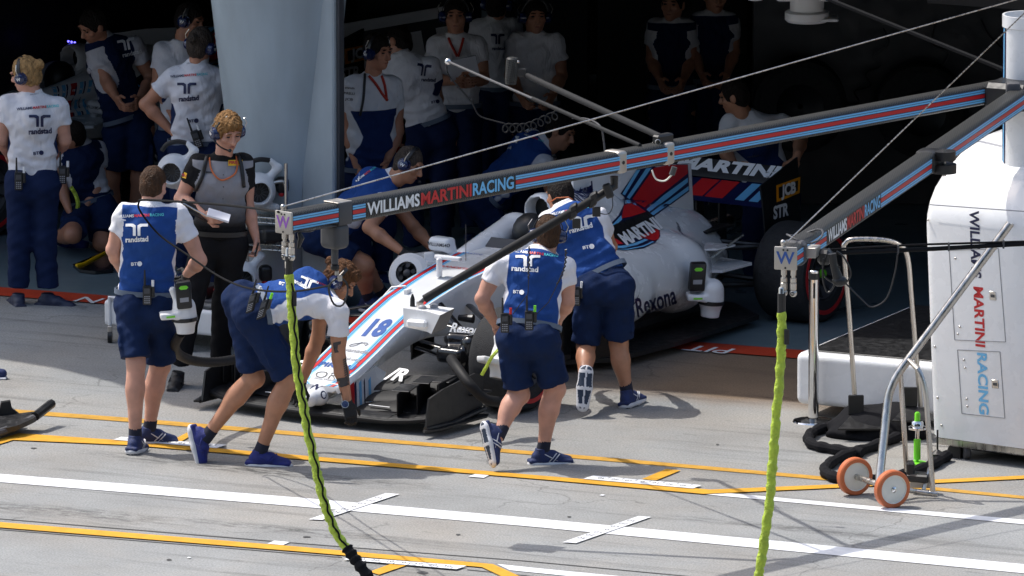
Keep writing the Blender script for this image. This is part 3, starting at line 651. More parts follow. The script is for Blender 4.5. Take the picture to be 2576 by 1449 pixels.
        for yy, x_, hh in ((.56, .88, .15), (.66, .80, .20), (.75, .70, .20)):
            ax_ = ((CF*.95+CL*s_*.3).normalized(), (CL*.95-CF*s_*.3).normalized(), UZ)
            MB().box(T(x_, s_*yy, .10+hh/2), (.30, .010, hh), M['wingblack'], ax_, bev=.003).box(T(x_-.02, s_*yy, .105+hh), (.24, .12, .008), M['black'], ax_).build('turning_vane', fo)
    # ---- bodywork
    bs = SDF(.016, .14); loc = lambda x, y, z: T(x, y, z)
    bs.cone(loc(-1.64, 0, .985), loc(-2.4, 0, .90), .118, .10, k=.06); bs.cone(loc(-2.3, 0, .90), loc(-3.45, 0, .62), .085, .05, k=.08)
    bs.cone(loc(-1.95, 0, .66), loc(-3.55, 0, .44), .25, .16)
    for s_ in (1, -1):
        bs.cone(loc(-2.0, s_*.12, .74), loc(-3.45, s_*.04, .53), .225, .13, k=.14)
        bs.cone(loc(-1.75, s_*.40, .50), loc(-2.7, s_*.36, .43), .245, .23, k=.14); bs.cone(loc(-2.7, s_*.36, .43), loc(-3.5, s_*.15, .39), .23, .13, k=.14)
        bs.cone(loc(-1.62, s_*.47, .52), loc(-1.9, s_*.45, .42), .17, .2, k=.08)
        bs.box(loc(-1.48, s_*.47, .56), (.16, .13, .075), (CF, CL, UZ), r=.04, k=.02, sub=True)
    bs.cone(loc(-1.3, 0, 1.0), loc(-1.72, 0, .985), .095, .085, k=.015, sub=True)
    body = sdf_mb(bs, M['carwhite']); bb = body.bvh()
    def side(t, vx, vy, size, m, yref=.4, rot=0, **k):
        x_, z_ = pl_pt(vx, vy, yref); X = (-CF*math.cos(rot)+UZ*math.sin(rot)); Y = (UZ*math.cos(rot)+CF*math.sin(rot))
        body.text(t, T(x_, .1, z_), X, Y, size, m, bvh=bb, dirn=CL, off=.5, **k)
    stamp_text(body, bb, 'Rexona', (1601, 778), (1700, 742), 50, M['dnavy'], bold=.02, skew=.2)
    stamp(body, bb, [(1576, 786), (1584, 782), (1602, 756), (1611, 728), (1606, 742), (1594, 764)], M['dnavy'])
    side('Canadian', 1706, 590, .055, M['dnavy'], .25, rot=.7)
    # shark fin, and the fan of stripes that runs from it into the badge on the engine cover
    def pix(pts, yref): return [pl_pt(a, b, yref) for a, b in pts]
    fin = MB(); outline = [(1440, 452), (1500, 436), (1590, 424), (1700, 413), (1736, 411), (1742, 520), (1744, 600), (1640, 590), (1520, 560), (1440, 500)]
    fin.prism([(-a, b) for a, b in pix(outline, 0)], T(0, .008, 0), -CF, UZ, .016, M['carwhite'])
    both = BVHTree.FromPolygons(body.v+fin.v, body.f+[[q+len(body.v) for q in f] for f in fin.f])
    vp = lambda pts: [((1780+x/2.048)/1.2422, (500+y/2.048)/1.2422) for x, y in pts]
    L = [0]
    def pt(m, *pts): L[0] += 1; stamp(body, both, vp(pts), M[m], .0025+.0012*L[0], 9)
    pt('dnavy', (325, 215), (430, 60), (755, 5), (765, 200), (540, 362), (575, 430), (580, 490), (545, 532), (470, 567), (360, 580), (270, 574), (245, 545), (240, 430), (310, 358), (345, 290), (352, 238))
    for q in (((335, 218), (424, 66), (452, 60), (353, 224)), ((364, 238), (488, 54), (524, 48), (382, 250)), ((490, 318), (600, 225), (755, 112), (755, 142), (640, 235), (508, 334)), ((514, 343), (650, 245), (760, 166), (760, 192), (662, 265), (534, 356)),
              ((360, 252), (384, 256), (390, 284), (364, 276)), ((394, 260), (410, 264), (428, 294), (406, 284)), ((262, 425), (328, 356), (334, 382), (312, 402)), ((247, 478), (272, 478), (274, 492), (247, 496)),
              ((255, 550), (330, 552), (420, 532), (480, 506), (502, 514), (432, 546), (340, 566), (258, 564)), ((285, 573), (370, 571), (470, 550), (528, 522), (542, 526), (478, 556), (370, 577))): pt('blue', *q); L[0] -= .8
    L[0] = 3
    for q in (((400, 248), (538, 50), (752, 8), (754, 84), (610, 200), (478, 306), (432, 282)), ((330, 376), (346, 292), (385, 278), (440, 300), (486, 334), (400, 362)), ((440, 492), (560, 440), (576, 470), (568, 508), (540, 519), (480, 504)), ((247, 500), (300, 506), (344, 540), (252, 546))): pt('red', *q); L[0] -= .8
    L[0] = 5; pt('black', (238, 434), (500, 332), (540, 365), (566, 425), (328, 528), (262, 482))
    p0, p1 = vp([(335, 520), (566, 408)]); stamp_text(body, both, 'MARTINI', p0, p1, 30, M['bwhite'], bold=.05, lift=.013, skew=-.36)
    side('randstad', 1465, 493, .12, M['dnavy'], .1, rot=.1, bold=.03)
    body.build('bodywork', car, ang=60)
    MB().lathe([(.0, 0), (.09, 0)], T(-1.70, 0, .99), CF, M['black'], 20).build('airbox_opening', car)
    fin.build('shark_fin', car)
    # winglets at the tail of the sidepod
    for s_ in (1, -1):
        mb = MB(); mb.prism([(-2.75, .18), (-3.05, .50), (-3.25, .52), (-3.2, .22)], T(0, 0, .56), CF, CL*s_, .012, M['carwhite']); mb.prism([(-2.7, .15), (-2.95, .60), (-3.3, .62), (-3.4, .1)], T(0, 0, .44), CF, CL*s_, .02, M['carwhite'])
        mb.build('winglet', car)
    # cockpit rim, headrest, screen
    ck = SDF(.014, .05)
    for s_ in (1, -1):
        ck.cone(T(-1.02, s_*.2, .74), T(-1.62, s_*.22, .84), .075, .10); ck.cone(T(-1.1, s_*.24, .55), T(-1.7, s_*.28, .55), .12, .18)
    ck.cone(T(-1.66, .2, .84), T(-1.66, -.2, .84), .1, .1)
    cm = sdf_mb(ck, M['carwhite']); cb = cm.bvh()
    for k, (c, w) in enumerate((('blue', .03), ('dnavy', .012), ('blue', .03), ('dnavy', .012), ('red', .05), ('dnavy', .012), ('blue', .03), ('dnavy', .012), ('blue', .03))):
        a = -1.12-.037*k
        for s_ in (1, -1): cm.poly([(0, a), (0, a-w), (.30, a-w-.08), (.30, a-.08)], T(0, 0, .64), UZ, CF, M[c], off=0, bvh=cb, dirn=CL*s_+UZ*.3+CF*.25, step=.06) if False else cm.poly([(-.02, a), (-.02, a-w), (.26, a-w-.10), (.26, a-.10)], T(0, s_*.3, .62), UZ, CF, M[c], bvh=cb, dirn=CL*s_+UZ*.35, step=.05)
    cm.text('MARTINI', T(-1.27, -.2, .86), CL, UZ, .03, M['bwhite'], bvh=cb, dirn=CF+UZ*.3)
    cm.build('cockpit_rim', car); MB().box(T(-1.4, 0, .70), (.5, .32, .04), M['black'], (CF, CL, UZ)).ball(T(-1.5, 0, .86), (.12, .13, .13), M['black']).build('cockpit_interior', car)
    mb = MB(); mb.prism([(-.14, 0), (.14, 0), (.1, .07), (-.1, .07)], T(-1.16, 0, .795), CL, UZ-CF*.3, .004, M['dgrey']); mb.build('windscreen', car)
    # camera pod, antenna, tow hook
    MB().box(T(-.40, .0, .79), (.05, .025, .13), M['white'], (CF, CL, UZ), bev=.008).box(T(-.43, .05, .855), (.04, .2, .028), M['white'], (CF, CL, UZ), bev=.01, seg=2).build('nose_camera', car)
    MB().tube([T(-.75, -.02, .78), T(-.75, -.02, 1.02)], .0025, M['dgrey'], 5).build('antenna', car)
    MB().tube([T(-.1, -.24, .62), T(-.14, -.2, .68), T(-.18, -.12, .69), T(-.19, -.1, .66)], .006, M['white'], 7).box(T(-.1, -.05, .665), (.05, .03, .05), M['white_matt'], (CF, CL, UZ)).build('nose_hook', car)
    # mirrors
    for s_ in (1, -1):
        mr = SDF(.008, .02); c = T(-1.35, s_*.60, .745); mr.box(c, (.05, .085, .047), (CF, (CL*.96+UZ*.08*s_).normalized(), UZ), r=.03); mr.cone(T(-1.36, s_*.53, .71), T(-1.42, s_*.47, .58), .03, .022, k=.04)
        mb = sdf_mb(mr, M['carwhite']); mb.text('WILLIAMS40', c+CF*.052, CL, UZ, .032, M['dgrey'], bvh=mb.bvh(), dirn=CF); mb.build('mirror', car)
        mb = MB(); mb.prism([(-1.02, .50), (-1.0, .72), (-1.12, .80), (-1.5, .66), (-1.6, .40), (-1.3, .40)], T(0, 0, .66), CF, CL*s_, .02, M['carwhite'])
        mb.text('JUST', T(-1.16, s_*.6, .663), CL, -CF, .10, M['dgrey'], bold=.02) if s_ < 0 else None
        mb.build('sidepod_vane', car)
    # floor, bargeboards
    mb = MB(); mb.prism([(-.95, .2), (-1.5, .68), (-2.2, .72), (-3.3, .68), (-3.6, .3), (-3.6, -.3), (-3.3, -.68), (-2.2, -.72), (-1.5, -.68), (-.95, -.2)], T(0, 0, .085), CF, CL, .03, M['black'])
    mb.box(T(-2.2, 0, .16), (2.2, .8, .14), M['black'], (CF, CL, UZ), bev=.05); mb.build('floor', car)
    for s_ in (1, -1):
        for x0, y0, l_, h_ in ((-.75, .36, .42, .34), (-.95, .5, .4, .4), (-1.3, .7, .3, .42)):
            MB().box(T(x0, s_*y0, .12+h_/2), (l_, .012, h_), M['blackgloss'], ((CF*.97-CL*s_*.22).normalized(), (CL*.97+CF*s_*.22).normalized(), UZ)).build('bargeboard', car)
    # ---- wheels
    def wheel(x, y, w):
        s_ = 1 if y > 0 else -1; c = T(x, y, .335); A = CL*s_; h = w/2; R = .335
        mb = MB(); mb.lathe([(.18, -h+.02), (.27, -h+.002), (.305, -h+.006), (.325, -h+.03), (R, -h+.07), (R, h-.07), (.325, h-.03), (.305, h-.006), (.27, h-.002), (.19, h-.012), (.176, h-.03)], c, A, M['tyre'], 56)
        mb.lathe([(.247, h+.0005), (.275, h+.0005), (.276, h-.003), (.246, h-.003), (.247, h+.0005)], c, A, M['red'], 56)
        mb.text('P ZERO', c+A*(h+.0015)+UZ*.225, A.cross(UZ)*-1, UZ, .04, M['red'], bold=.03)
        o = mb.build('wheel', car)
        r = MB(); r.lathe([(.19, -h+.02), (.178, -h+.05), (.178, h-.03), (.17, h-.02), (.16, h-.05), (.06, h-.10), (.045, h-.05), (.0, h-.05)], c, A, M['dgrey'], 36)
        for k in range(10):
            a = k*math.pi/5; u = (UZ*math.cos(a)+A.cross(UZ)*math.sin(a)); r.tube([c+A*(h-.085)+u*.05, c+A*(h-.045)+u*.165], .011, M['black'], 6)
        r.lathe([(.0, h-.02), (.028, h-.02), (.03, h-.06)], c, A, M['limep'] if x < -1 else M['steel'], 12); r.build('rim', o)
    for y in (.83, -.83): wheel(0, y, .305)
    for y in (.78, -.78): wheel(-3.68, y, .405)
    # ---- front suspension, ducts
    for s_ in (1, -1):
        for (a, b) in (((-.02, .19, .52), (0, .70, .46)), ((-.42, .22, .56), (-.05, .70, .47)), ((.12, .16, .36), (.02, .70, .22)), ((-.40, .22, .33), (-.02, .70, .21)), ((.1, .19, .40), (.12, .68, .34)), ((-.1, .2, .62), (-.03, .66, .25))):
            A_, B_ = T(a[0], s_*a[1], a[2]), T(b[0], s_*b[1], b[2]); d = (B_-A_).normalized(); w = (CF-d*CF.dot(d)).normalized(); n = d.cross(w)
            prof = [(math.cos(q)*.03, math.sin(q)*.010) for q in [i*math.pi/5 for i in range(10)]]
            mb = MB().loft([[P_+w*u+n*v for u, v in prof] for P_ in (A_, B_)], M['blackgloss'])
            if a[2] == .52 and s_ > 0:
                up = w if w.z*1+(-w.y) > 0 else -w; mb.text('Rexona', A_*.42+B_*.58, CL, (UZ*.95-CF*.3), .085, M['bwhite'], off=.034, bold=.03, shear=.3)
            mb.build('suspension_arm', car)
        dk = SDF(.012, .03); dk.box(T(.05, s_*.60, .30), (.17, .055, .19), (CF, CL, UZ), r=.05); dk.box(T(.16, s_*.5, .36), (.11, .1, .05), (CF, CL, UZ), r=.03); dk.cone(T(.1, s_*.42, .44), T(.02, s_*.6, .42), .045, .06); sdf_mb(dk, M['blackgloss']).build('brake_duct', car)
        for (a, b) in (((-3.2, .16, .50), (-3.66, .62, .50)), ((-3.5, .15, .52), (-3.7, .62, .48)), ((-3.1, .15, .26), (-3.66, .62, .24)), ((-3.55, .15, .28), (-3.7, .62, .24))):
            MB().tube([T(a[0], s_*a[1], a[2]), T(b[0], s_*b[1], b[2])], .018, M['black'], 8).build('suspension_arm', car)
        MB().tube([T(-2.75, s_*.36, .36), T(-3.3, s_*.55, .62)], [.012, .008], M['steel'], 7).build('stay', car)
        MB().tube([T(-.28, s_*.23, .50), T(-.3, s_*.33, .50)], [.02, .03], M['black'], 10).build('inlet_stub', car)
    MB().box(T(-3.55, 0, .35), (.5, .32, .3), M['black'], (CF, CL, UZ), bev=.05).tube([T(-3.3, 0, .52), T(-4.0, 0, .55)], .06, M['steel'], 14).build('gearbox', car)
    # ---- rear wing
    rw = MB(); up = MB()
    def rwp(pts, y0, y1, m, mb):
        mb.loft([[T(a, y, b) for a, b in pts] for y in (y0, y1)], m)
    rwp([(-3.90, .865), (-3.915, .89), (-3.99, .975), (-4.005, .97), (-3.93, .87)], -.47, .47, M['black'], rw); rwp([(-3.66, .745), (-3.70, .77), (-3.88, .86), (-3.90, .85), (-3.73, .745)], -.47, .47, M['dnavy'], rw)
    Xr = CL; Yr = (T(-3.99, 0, .975)-T(-3.915, 0, .89)).normalized(); rw.text('MARTINI', T(-3.955, .02, .932), Xr, Yr, .125, M['bwhite'], bold=.05, off=.006, wid=.82, shear=.15)
    Yl = (T(-3.88, 0, .86)-T(-3.70, 0, .77)).normalized()
    for a, b, c in ((-.44, -.37, 'blue'), (-.33, -.26, 'blue'), (-.16, -.02, 'red'), (.0, .14, 'red'), (.24, .31, 'blue'), (.35, .42, 'blue')):
        o_ = T(-3.695, 0, .768); rw.prism([(a, .004), (b, .004), (b+.05, .205), (a+.05, .205)], o_, CL, Yl, .004, M[c]) if False else rw.prism([(a, .006), (b, .006), (b+.03, .2), (a+.03, .2)], o_+Yl.cross(CL)*-.004, CL, Yl, .003, M[c])
    ro = rw.build('rear_wing', car)
    for s_ in (1, -1):
        y = s_*.48; mb = MB(); pts = [(-3.62, .90), (-4.1, 1.03), (-4.15, .55), (-3.95, .40), (-3.70, .45), (-3.66, .72)]
        mb.prism(pts, T(0, y, 0), CF, UZ, .012, M['black'])
        if s_ > 0:
            def ptq(q): return [pl_pt(a, b, y) for a, b in q]
            f = lambda q, m, k: mb.prism([(-a, b) for a, b in ptq(q)], T(0, y+.0145+.0015*k, 0), -CF, UZ, .001, m)
            f([(1948.6, 466), (2008.6, 444.5), (2007, 485), (1949.4, 508.6)], M['orangebadge'], 0); f([(1954, 471), (2003, 453), (2002, 479), (1955, 499)], M['black'], 1)
            a_, b_ = pl_pt(1979, 476, y); mb.text('JCB', T(a_, y+.019, b_), -CF, UZ, .105, M['bwhite'], bold=.05, wid=.19)
            a_, b_ = pl_pt(1958, 532, y); mb.text('STR', T(a_, y+.019, b_), -CF, UZ, .12, M['bwhite'], bold=.04, wid=.2)
            for q in ((1925, 433), (1928, 444), (1942, 432)): a_, b_ = pl_pt(*q, y); mb.box(T(a_, y+.014, b_), (.05, .003, .007), M['bwhite'], (CF, CL, UZ), bev=0)
        mb.build('endplate', ro)
    MB().box(T(-3.78, .09, .58), (.1, .014, .36), M['black'], (CF, CL, UZ)).box(T(-3.78, -.09, .58), (.1, .014, .36), M['black'], (CF, CL, UZ)).box(T(-3.5, 0, .60), (.35, .5, .014), M['black'], (CF, CL, UZ)).build('wing_support', ro)
    return car
car1 = build_car()
def copy_tree(o, parent=None):
    c = o.copy(); COL.objects.link(c); c.parent = parent
    for ch in list(o.children): copy_tree(ch, c)
    return c
car2 = copy_tree(car1); car2['label'] = 'second white racing car parked in the dark left garage, airbox facing out'
# ================================================================== PIT GANTRY: mast, two booms, sub-arms, hoses
HB = 2.32
A1, B1 = G(718, 559, HB), G(2545, 222, HB); A2, B2 = G(1978, 649, HB), G(2560, 250, HB)
def proj(p):
    y = p.y-CY; z = p.z-CZ; dep = y*cp-z*sp; u = y*sp+z*cp
    return 1288+p.x/dep*FPX/KP, 724.5-u/dep*FPX/KP
def along(A, B, vx):
    lo, hi = -.3, 1.3
    for _ in range(40):
        m = (lo+hi)/2
        if proj(A+(B-A)*m)[0] < vx: lo = m
        else: hi = m
    return (B-A).length*lo
def boom(A, B, label, clear, words, txtpx):
    X = (B-A).normalized(); N = V((X.y, -X.x, 0)); L_ = (B-A).length; w, h, r = .062, .064, .03
    root = empty('gantry_boom', V(((A+B)/2).to_tuple()), label, 'boom', 'gantry booms')
    ring = []
    for cx_, cy_, a0 in ((w-r, h-r, 0), (-(w-r), h-r, 90), (-(w-r), -(h-r), 180), (w-r, -(h-r), 270)):
        for k in range(5): a = math.radians(a0+k*22.5); ring.append((cx_+r*math.cos(a), cy_+r*math.sin(a)))
    mb = MB(); stn = [i*L_/24 for i in range(25)]
    mb.loft([[A+X*s_+N*u+UZ*v for u, v in ring] for s_ in stn], M['carbon'])
    spans = []; s0 = .0
    for a, b in clear: spans.append((s0, a)); s0 = b
    spans.append((s0, L_))
    for a, b in spans:
        if b-a < .02: continue
        n = max(1, int((b-a)/.5))
        for z0, z1, c in ((.040, .030, 'blue'), (.0265, .0165, 'blue'), (.0115, -.0115, 'red'), (-.0165, -.0265, 'blue'), (-.030, -.040, 'blue')):
            f = lambda s_, z: A+X*s_+N*(w+.0022)+UZ*z
            mb.box((f(a, z0)+f(b, z1))/2-N*.0012, (b-a, .004, z0-z1), M[c], (X, N, UZ), bev=0)
        mb.box(A+X*(a+b)/2+N*(w-.0014), (b-a, .004, .088), M['dnavy'], (X, N, UZ), bev=0)
    for t, a, b, c in words: mb.text(t, A+X*(a+b)/2+N*(w+.003), X, UZ, .102, M[c], bold=.028, wid=b-a-.01)
    mb.build('boom_tube', root, ang=50)
    return root, X, N
t = lambda v: along(A1, B1, v)
b1, X1, N1 = boom(A1, B1, 'longer gantry boom with Martini stripes crossing in front of the car', [(t(832), t(868)), (t(900), t(1278))], [('WILLIAMS', t(903), t(1038), 'bwhite'), ('MARTINI', t(1038), t(1168), 'red'), ('RACING', t(1168), t(1274), 'blue')], None)
def endplate(A, X, N, root, c):
    mb = MB(); mb.box(A-X*.012, (.016, .135, .135), M['alu'], (X, N, UZ), bev=.006, seg=2)
    for u, v in ((.012, .05), (-.012, .05), (0, -.055)): mb.lathe([(0, -.0225), (.006, -.0225), (.006, -.018)], A+N*u+UZ*v, X, M['black'], 10)
    mb.text('W', A-X*.0215, N, UZ, .10, M[c], bold=.02); mb.build('end_plate', root)
    mb = MB()
    for u in (-.016, .040):
        p = A+X*.01+N*u-UZ*.066; mb.lathe([(.017, 0), (.017, -.035), (.012, -.036), (.012, -.05), (.019, -.052), (.019, -.075), (.014, -.077), (.02, -.082), (.02, -.12), (.012, -.122), (.012, -.135)], p, UZ, M['steel'], 14, True)
        mb.ball(p-UZ*.14, .022, M['steel']).lathe([(0, .001), (.012, 0), (.012, -.01)], p-UZ*.14-X*.02, -X, M['black'], 10)
    mb.tube([A-N*.02+UZ*.066, A-N*.02+UZ*.10], .012, M['steel'], 8); mb.ball(A-N*.02+UZ*.09, .016, M['steel']); mb.build('air_coupling', root)
endplate(A1, X1, N1, b1, 'purple')
for v in (1548, 1668):
    s_ = t(v); MB().box(A1+X1*s_, (.085, .134, .138), M['alu'], (X1, N1, UZ), bev=.02, seg=3).lathe([(0, .0685), (.012, .0685), (.012, .06)], A1+X1*s_, N1, M['black'], 12).build('clamp', b1)
# bracket with black sensor box hanging near the end
s_ = t(850); p = A1+X1*s_; sb = MB(); sb.box(p, (.115, .134, .136), M['dgrey'], (X1, N1, UZ), bev=.012, seg=2); sb.box(p+UZ*.069, (.12, .12, .006), M['alu'], (X1, N1, UZ)); sb.build('bracket', b1)
q = at(842, 592, p.y); bx = SDF(.008, .01); bx.box(q, (.062, .075, .078), (X1, N1, UZ), r=.035); sdf_mb(bx, M['dgrey']).tube([q-UZ*.07, q-UZ*.17], .022, M['dgrey'], 12).box(q-UZ*.19, (.05, .05, .035), M['black'], bev=.01).box(q-UZ*.225+V((.012, 0, 0)), (.025, .02, .03), M['alu']).box(q-UZ*.255+V((.03, -.01, 0)), (.028, .02, .035), M['alu']).build('camera_housing', b1)
loop = [q+V((.02+.055*math.cos(a)*(1+.1*math.sin(3*a)), .02*math.sin(2*a), -.34+.085*math.sin(a))) for a in [i*.35 for i in range(40)]]
MB().tube(loop, .006, M['black'], 6).build('coiled_cable', b1)
MB().tube([at(752, 585, p.y-.3), at(758, 598, p.y-.3), at(750, 625, p.y-.3)], [.012, .02, .008], M['black'], 8).build('trigger_handle', b1)
MB().tube(spline([at(730, 580, A1.y), at(775, 582, A1.y), at(800, 575, A1.y), at(860, 566, p.y)], 5), .007, M['black'], 6).build('cable', b1)
t2_ = lambda v: along(A2, B2, v)
b2, X2, N2 = boom(A2, B2, 'shorter gantry boom seen end-on, reaching towards the camera beside the white cabinet', [(t2_(2052), t2_(2190)), (t2_(2318), t2_(2352))], [('WILLIAMS', t2_(2056), t2_(2104), 'bwhite'), ('MARTINI', t2_(2104), t2_(2148), 'red'), ('RACING', t2_(2148), t2_(2188), 'blue')], None)
endplate(A2, X2, N2, b2, 'bluelogo')
s_ = t2_(2335); p = A2+X2*s_
MB().box(p, (.16, .14, .14), M['black'], (X2, N2, UZ), bev=.03, seg=2).cyl(p+N2*.1-UZ*.07, p+N2*.1-UZ*.015, .075, M['black'], 20).cyl(p+N2*.1+UZ*.01, p+N2*.1+UZ*.065, .07, M['black'], 20).cyl(p+N2*.1-UZ*.09, p+N2*.1+UZ*.07, .012, M['steel'], 8).build('pivot_clamp', b2)
MB().box(A2+X2*.18, (.1, .14, .14), M['dgrey'], (X2, N2, UZ), bev=.02).box(A2+X2*.25+N2*.09, (.12, .07, .06), M['alu'], (X2, N2, UZ)).box(A2+X2*.32+N2*.15-UZ*.04, (.1, .08, .09), M['black'], (X2, N2, UZ), bev=.02).build('bracket', b2)
lp = [A2+X2*(.35+.16*math.cos(a))+N2*(.02+.10*math.sin(a))+UZ*(.07+.02*math.sin(2*a)) for a in [i*.4 for i in range(17)]]
MB().tube(lp, .006, M['dgrey'], 6).build('cable', b2)
# mast
mp_ = (B1+B2)/2+V((.09, .16, 0)); mast = empty('gantry_mast', V((mp_.x, mp_.y, 1.8)), 'white gantry mast with dark open top beside both booms', 'mast')
MB().lathe([(.158, 1.75), (.158, 2.72), (.165, 2.725), (.165, 2.80), (.15, 2.80), (.15, 2.6), (0, 2.6)], V((mp_.x, mp_.y, 0)), UZ, M['white'], 40).build('mast_tube', mast)
mb = MB()
for a, c in ((-2.75, 'dnavy'), (-2.86, 'blue'), (-2.97, 'dnavy')):
    d_ = V((math.cos(a), math.sin(a), 0)); mb.box(V((mp_.x, mp_.y, 2.25))+d_*.1585, (.003, .018, .94), M[c], (d_, UZ.cross(d_), UZ), bev=0)
mb.build('mast_stripe', mast); MB().lathe([(.0, 2.66), (.149, 2.66)], V((mp_.x, mp_.y, 0)), UZ, M['black'], 30).build('mast_opening', mast)
MB().box(B1*.5+B2*.5, (.3, .34, .17), M['black'], (LX, LY, UZ), bev=.03).box(G(2548, 250, HB)+UZ*.03, (.09, .09, .16), M['dgrey'], bev=.02, seg=2).build('boom_joint', mast)
# sub-arms on the long boom
def arm(name, label, pts, r, m, cat='arm', group=None): return MB().tube(pts, r, m, 10).build(name, label=label, cat=cat, **({'group': group} if group else {}))
ra = empty('camera_arm', A1+X1*t(1668)+UZ*.09, 'dark carbon sub-arm ending in an upright black camera canister', 'arm')
c_ = G(1287, 178, 2.47); MB().tube([A1+X1*t(1668)+UZ*.09, c_+V((.10, -.02, -.03))], .0195, M['armgrey'], 14).box(A1+X1*t(1668)+UZ*.085, (.14, .06, .06), M['black'], (X1, N1, UZ), bev=.01).build('arm_tube', ra)
MB().lathe([(0, .085), (.03, .085), (.039, .075), (.039, -.06), (.036, -.062), (.036, -.085), (0, -.085)], c_, V((.06, 0, 1)), M['carbon'], 22).box(c_+V((.055, 0, -.01)), (.07, .03, .05), M['black']).ball(c_+V((.04, -.02, .06)), .01, M['steel']).build('camera_canister', ra)
mb = MB()
for k, (a, b) in enumerate(((1655, 357), (1668, 372))): 
    o_ = at(a, b, ra.location.y-.06); mb.tube([o_+V((.016*math.cos(x), -.01, .016*math.sin(x))) for x in [i*.63 for i in range(11)]], .003, M['steel'], 5)
mb.build('pull_ring', ra)
rb = empty('antenna_arm', A1+X1*t(1600)+UZ*.06, 'thin telescopic grey rod ending in a silver ball', 'arm')
e_ = G(1127, 155, 2.55); MB().tube([A1+X1*t(1610)+UZ*.07, A1*.0+(A1+X1*t(1610)+UZ*.07)*.45+e_*.55], .013, M['armgrey'], 10).tube([(A1+X1*t(1610)+UZ*.07)*.46+e_*.54, e_], .0085, M['dgrey'], 10).build('rod', rb)
MB().ball(e_, .022, M['chrome']).build('ball_tip', rb)
cpts = [at(x, y, e_.y+(i*.0)) for i, (x, y) in enumerate([(1124, 160), (1127, 185), (1150, 215), (1185, 255), (1205, 290), (1240, 303), (1268, 310)])]
coil = [at(1278+142*q+11*math.cos(q*50.3)-11, 322-max(0, q-.4)*62+11*math.sin(q*50.3), e_.y) for q in [i/110 for i in range(111)]]
MB().tube(spline(cpts, 5)+coil, .0048, M['armgrey'], 6).build('curly_cable', rb)
MB().tube(spline([at(1440, 297, e_.y-.4), at(1480, 300, e_.y-.6), at(1510, 318, e_.y-.8), at(1518, 350, e_.y-.8), at(1522, 388, e_.y-.8)], 5), .006, M['dgrey'], 6).build('cable_end', rb)
rc = empty('signal_support_boom', A1+X1*t(1548)-UZ*.09, 'black lower arm slanting down to the white signal box over the nose', 'arm')
jt = at(1545, 468, A1.y+X1.y*t(1548)); el = at(1495, 500, jt.y-.08); sgn = G(1068, 752, 1.46)
MB().tube([jt+UZ*.06, jt, jt*.5+el*.5, el], .026, M['black'], 12).tube([el, sgn], .0255, M['armgrey'], 14).build('arm_tube', rc)
for a, b in ((1492, 503), (1442, 533)): q = el*((a-1068)/427)+sgn*(1-(a-1068)/427); MB().box(q, (.06, .05, .09), M['black'], ((el-sgn).normalized(), V((0, -1, 0)), UZ), bev=.012).box(q+V((.02, -.03, -.07)), (.05, .02, .06), M['black']).build('arm_clamp', rc)
MB().box(at(1530, 480, jt.y-.1), (.05, .04, .09), M['black'], (V((.9, 0, .3)).normalized(), V((0, 1, 0)), V((-.3, 0, .9)).normalized()), bev=.008).build('lamp', rc)
MB().tube(spline([at(1540, 495, jt.y-.1), at(1541, 520, jt.y-.1), at(1530, 538, jt.y-.1), at(1505, 535, jt.y-.1), at(1488, 520, jt.y-.1)], 5), .003, M['black'], 5).build('loose_wire', rc)
MB().tube(spline([at(1640, 428, A1.y+3), at(1650, 450, A1.y+3), at(1672, 455, A1.y+3), at(1690, 440, A1.y+3)], 5), .006, M['nylon'], 6).tube([at(1697, 420, A1.y+3), at(1690, 440, A1.y+3)], .018, M['dgrey'], 8).build('connector_cable', b1)
# signal box hanging over the nose
sc_ = at(1075, 796, sgn.y); sX = V((.90, -.43, 0)).normalized(); sY = V((-sX.y, sX.x, 0)); sg = empty('signal_box', sc_, 'white pit stop signal box with a black mesh mouth over the car nose', 'signal box')
f = lambda x, y, z: sc_+sX*x+sY*y+UZ*z
MB().loft([[f(-.125, -.08, .055), f(-.125, .08, .055), f(-.12, .08, -.06), f(-.12, -.08, -.06)], [f(.04, -.09, .05), f(.04, .09, .05), f(.04, .09, -.075), f(.04, -.09, -.075)], [f(.135, -.10, .035), f(.135, .10, .045), f(.075, .10, -.085), f(.075, -.10, -.085)]], M['white']).build('housing', sg, ang=20)
MB().sheet([f(.128, -.088, .025), f(.128, .088, .035), f(.078, .088, -.074), f(.078, -.088, -.074)], M['black']).sheet([f(.1365, -.1, .035), f(.1365, .1, .045), f(.0765, .1, -.085), f(.0765, -.1, -.085)], M['dgrey']).build('mesh_mouth', sg)
MB().box(f(-.02, -.10, -.03), (.13, .05, .05), M['white'], (sX, sY, UZ), bev=.012).build('side_pod', sg)
mb = MB()
for a, b in ((-.02, -.03), (.03, .03)): mb.ball(f(a, b, .058), (.026, .026, .018), M['greytext'])
mb.cyl(f(-.05, .0, .05), f(-.05, .0, .085), .022, M['steel'], 12); mb.build('roof_lamp', sg); MB().tube([f(-.1, 0, .055), f(-.1, 0, .10), f(-.1, 0, .13)], [.016, .014, .005], M['black'], 8).build('plug', sg)
MB().tube([sgn, f(-.05, 0, .08)], .012, M['dgrey'], 8).build('hanger', sg)
# stay wires and the tie rod
def wire(a, b, r, m, label): MB().tube([a, b], r, m, 6).build('stay_wire', label=label, cat='wire', group='gantry stay wires')
top = at(2700, -46, mp_.y)
wire(A1-N1*.02+UZ*.09, at(2560, -2, mp_.y-.2), .0045, M['steel'], 'thin stay wire rising from the end of the longer boom')
wire(A2+X2*.02+UZ*.09, at(2640, -28, mp_.y-.3), .0045, M['steel'], 'thin stay wire rising from the end of the shorter boom')
wire(at(2060, -12, mp_.y+1.2), at(2600, 205, mp_.y-.1), .015, M['blackmatt'], 'thick black tie rod meeting the white mast')
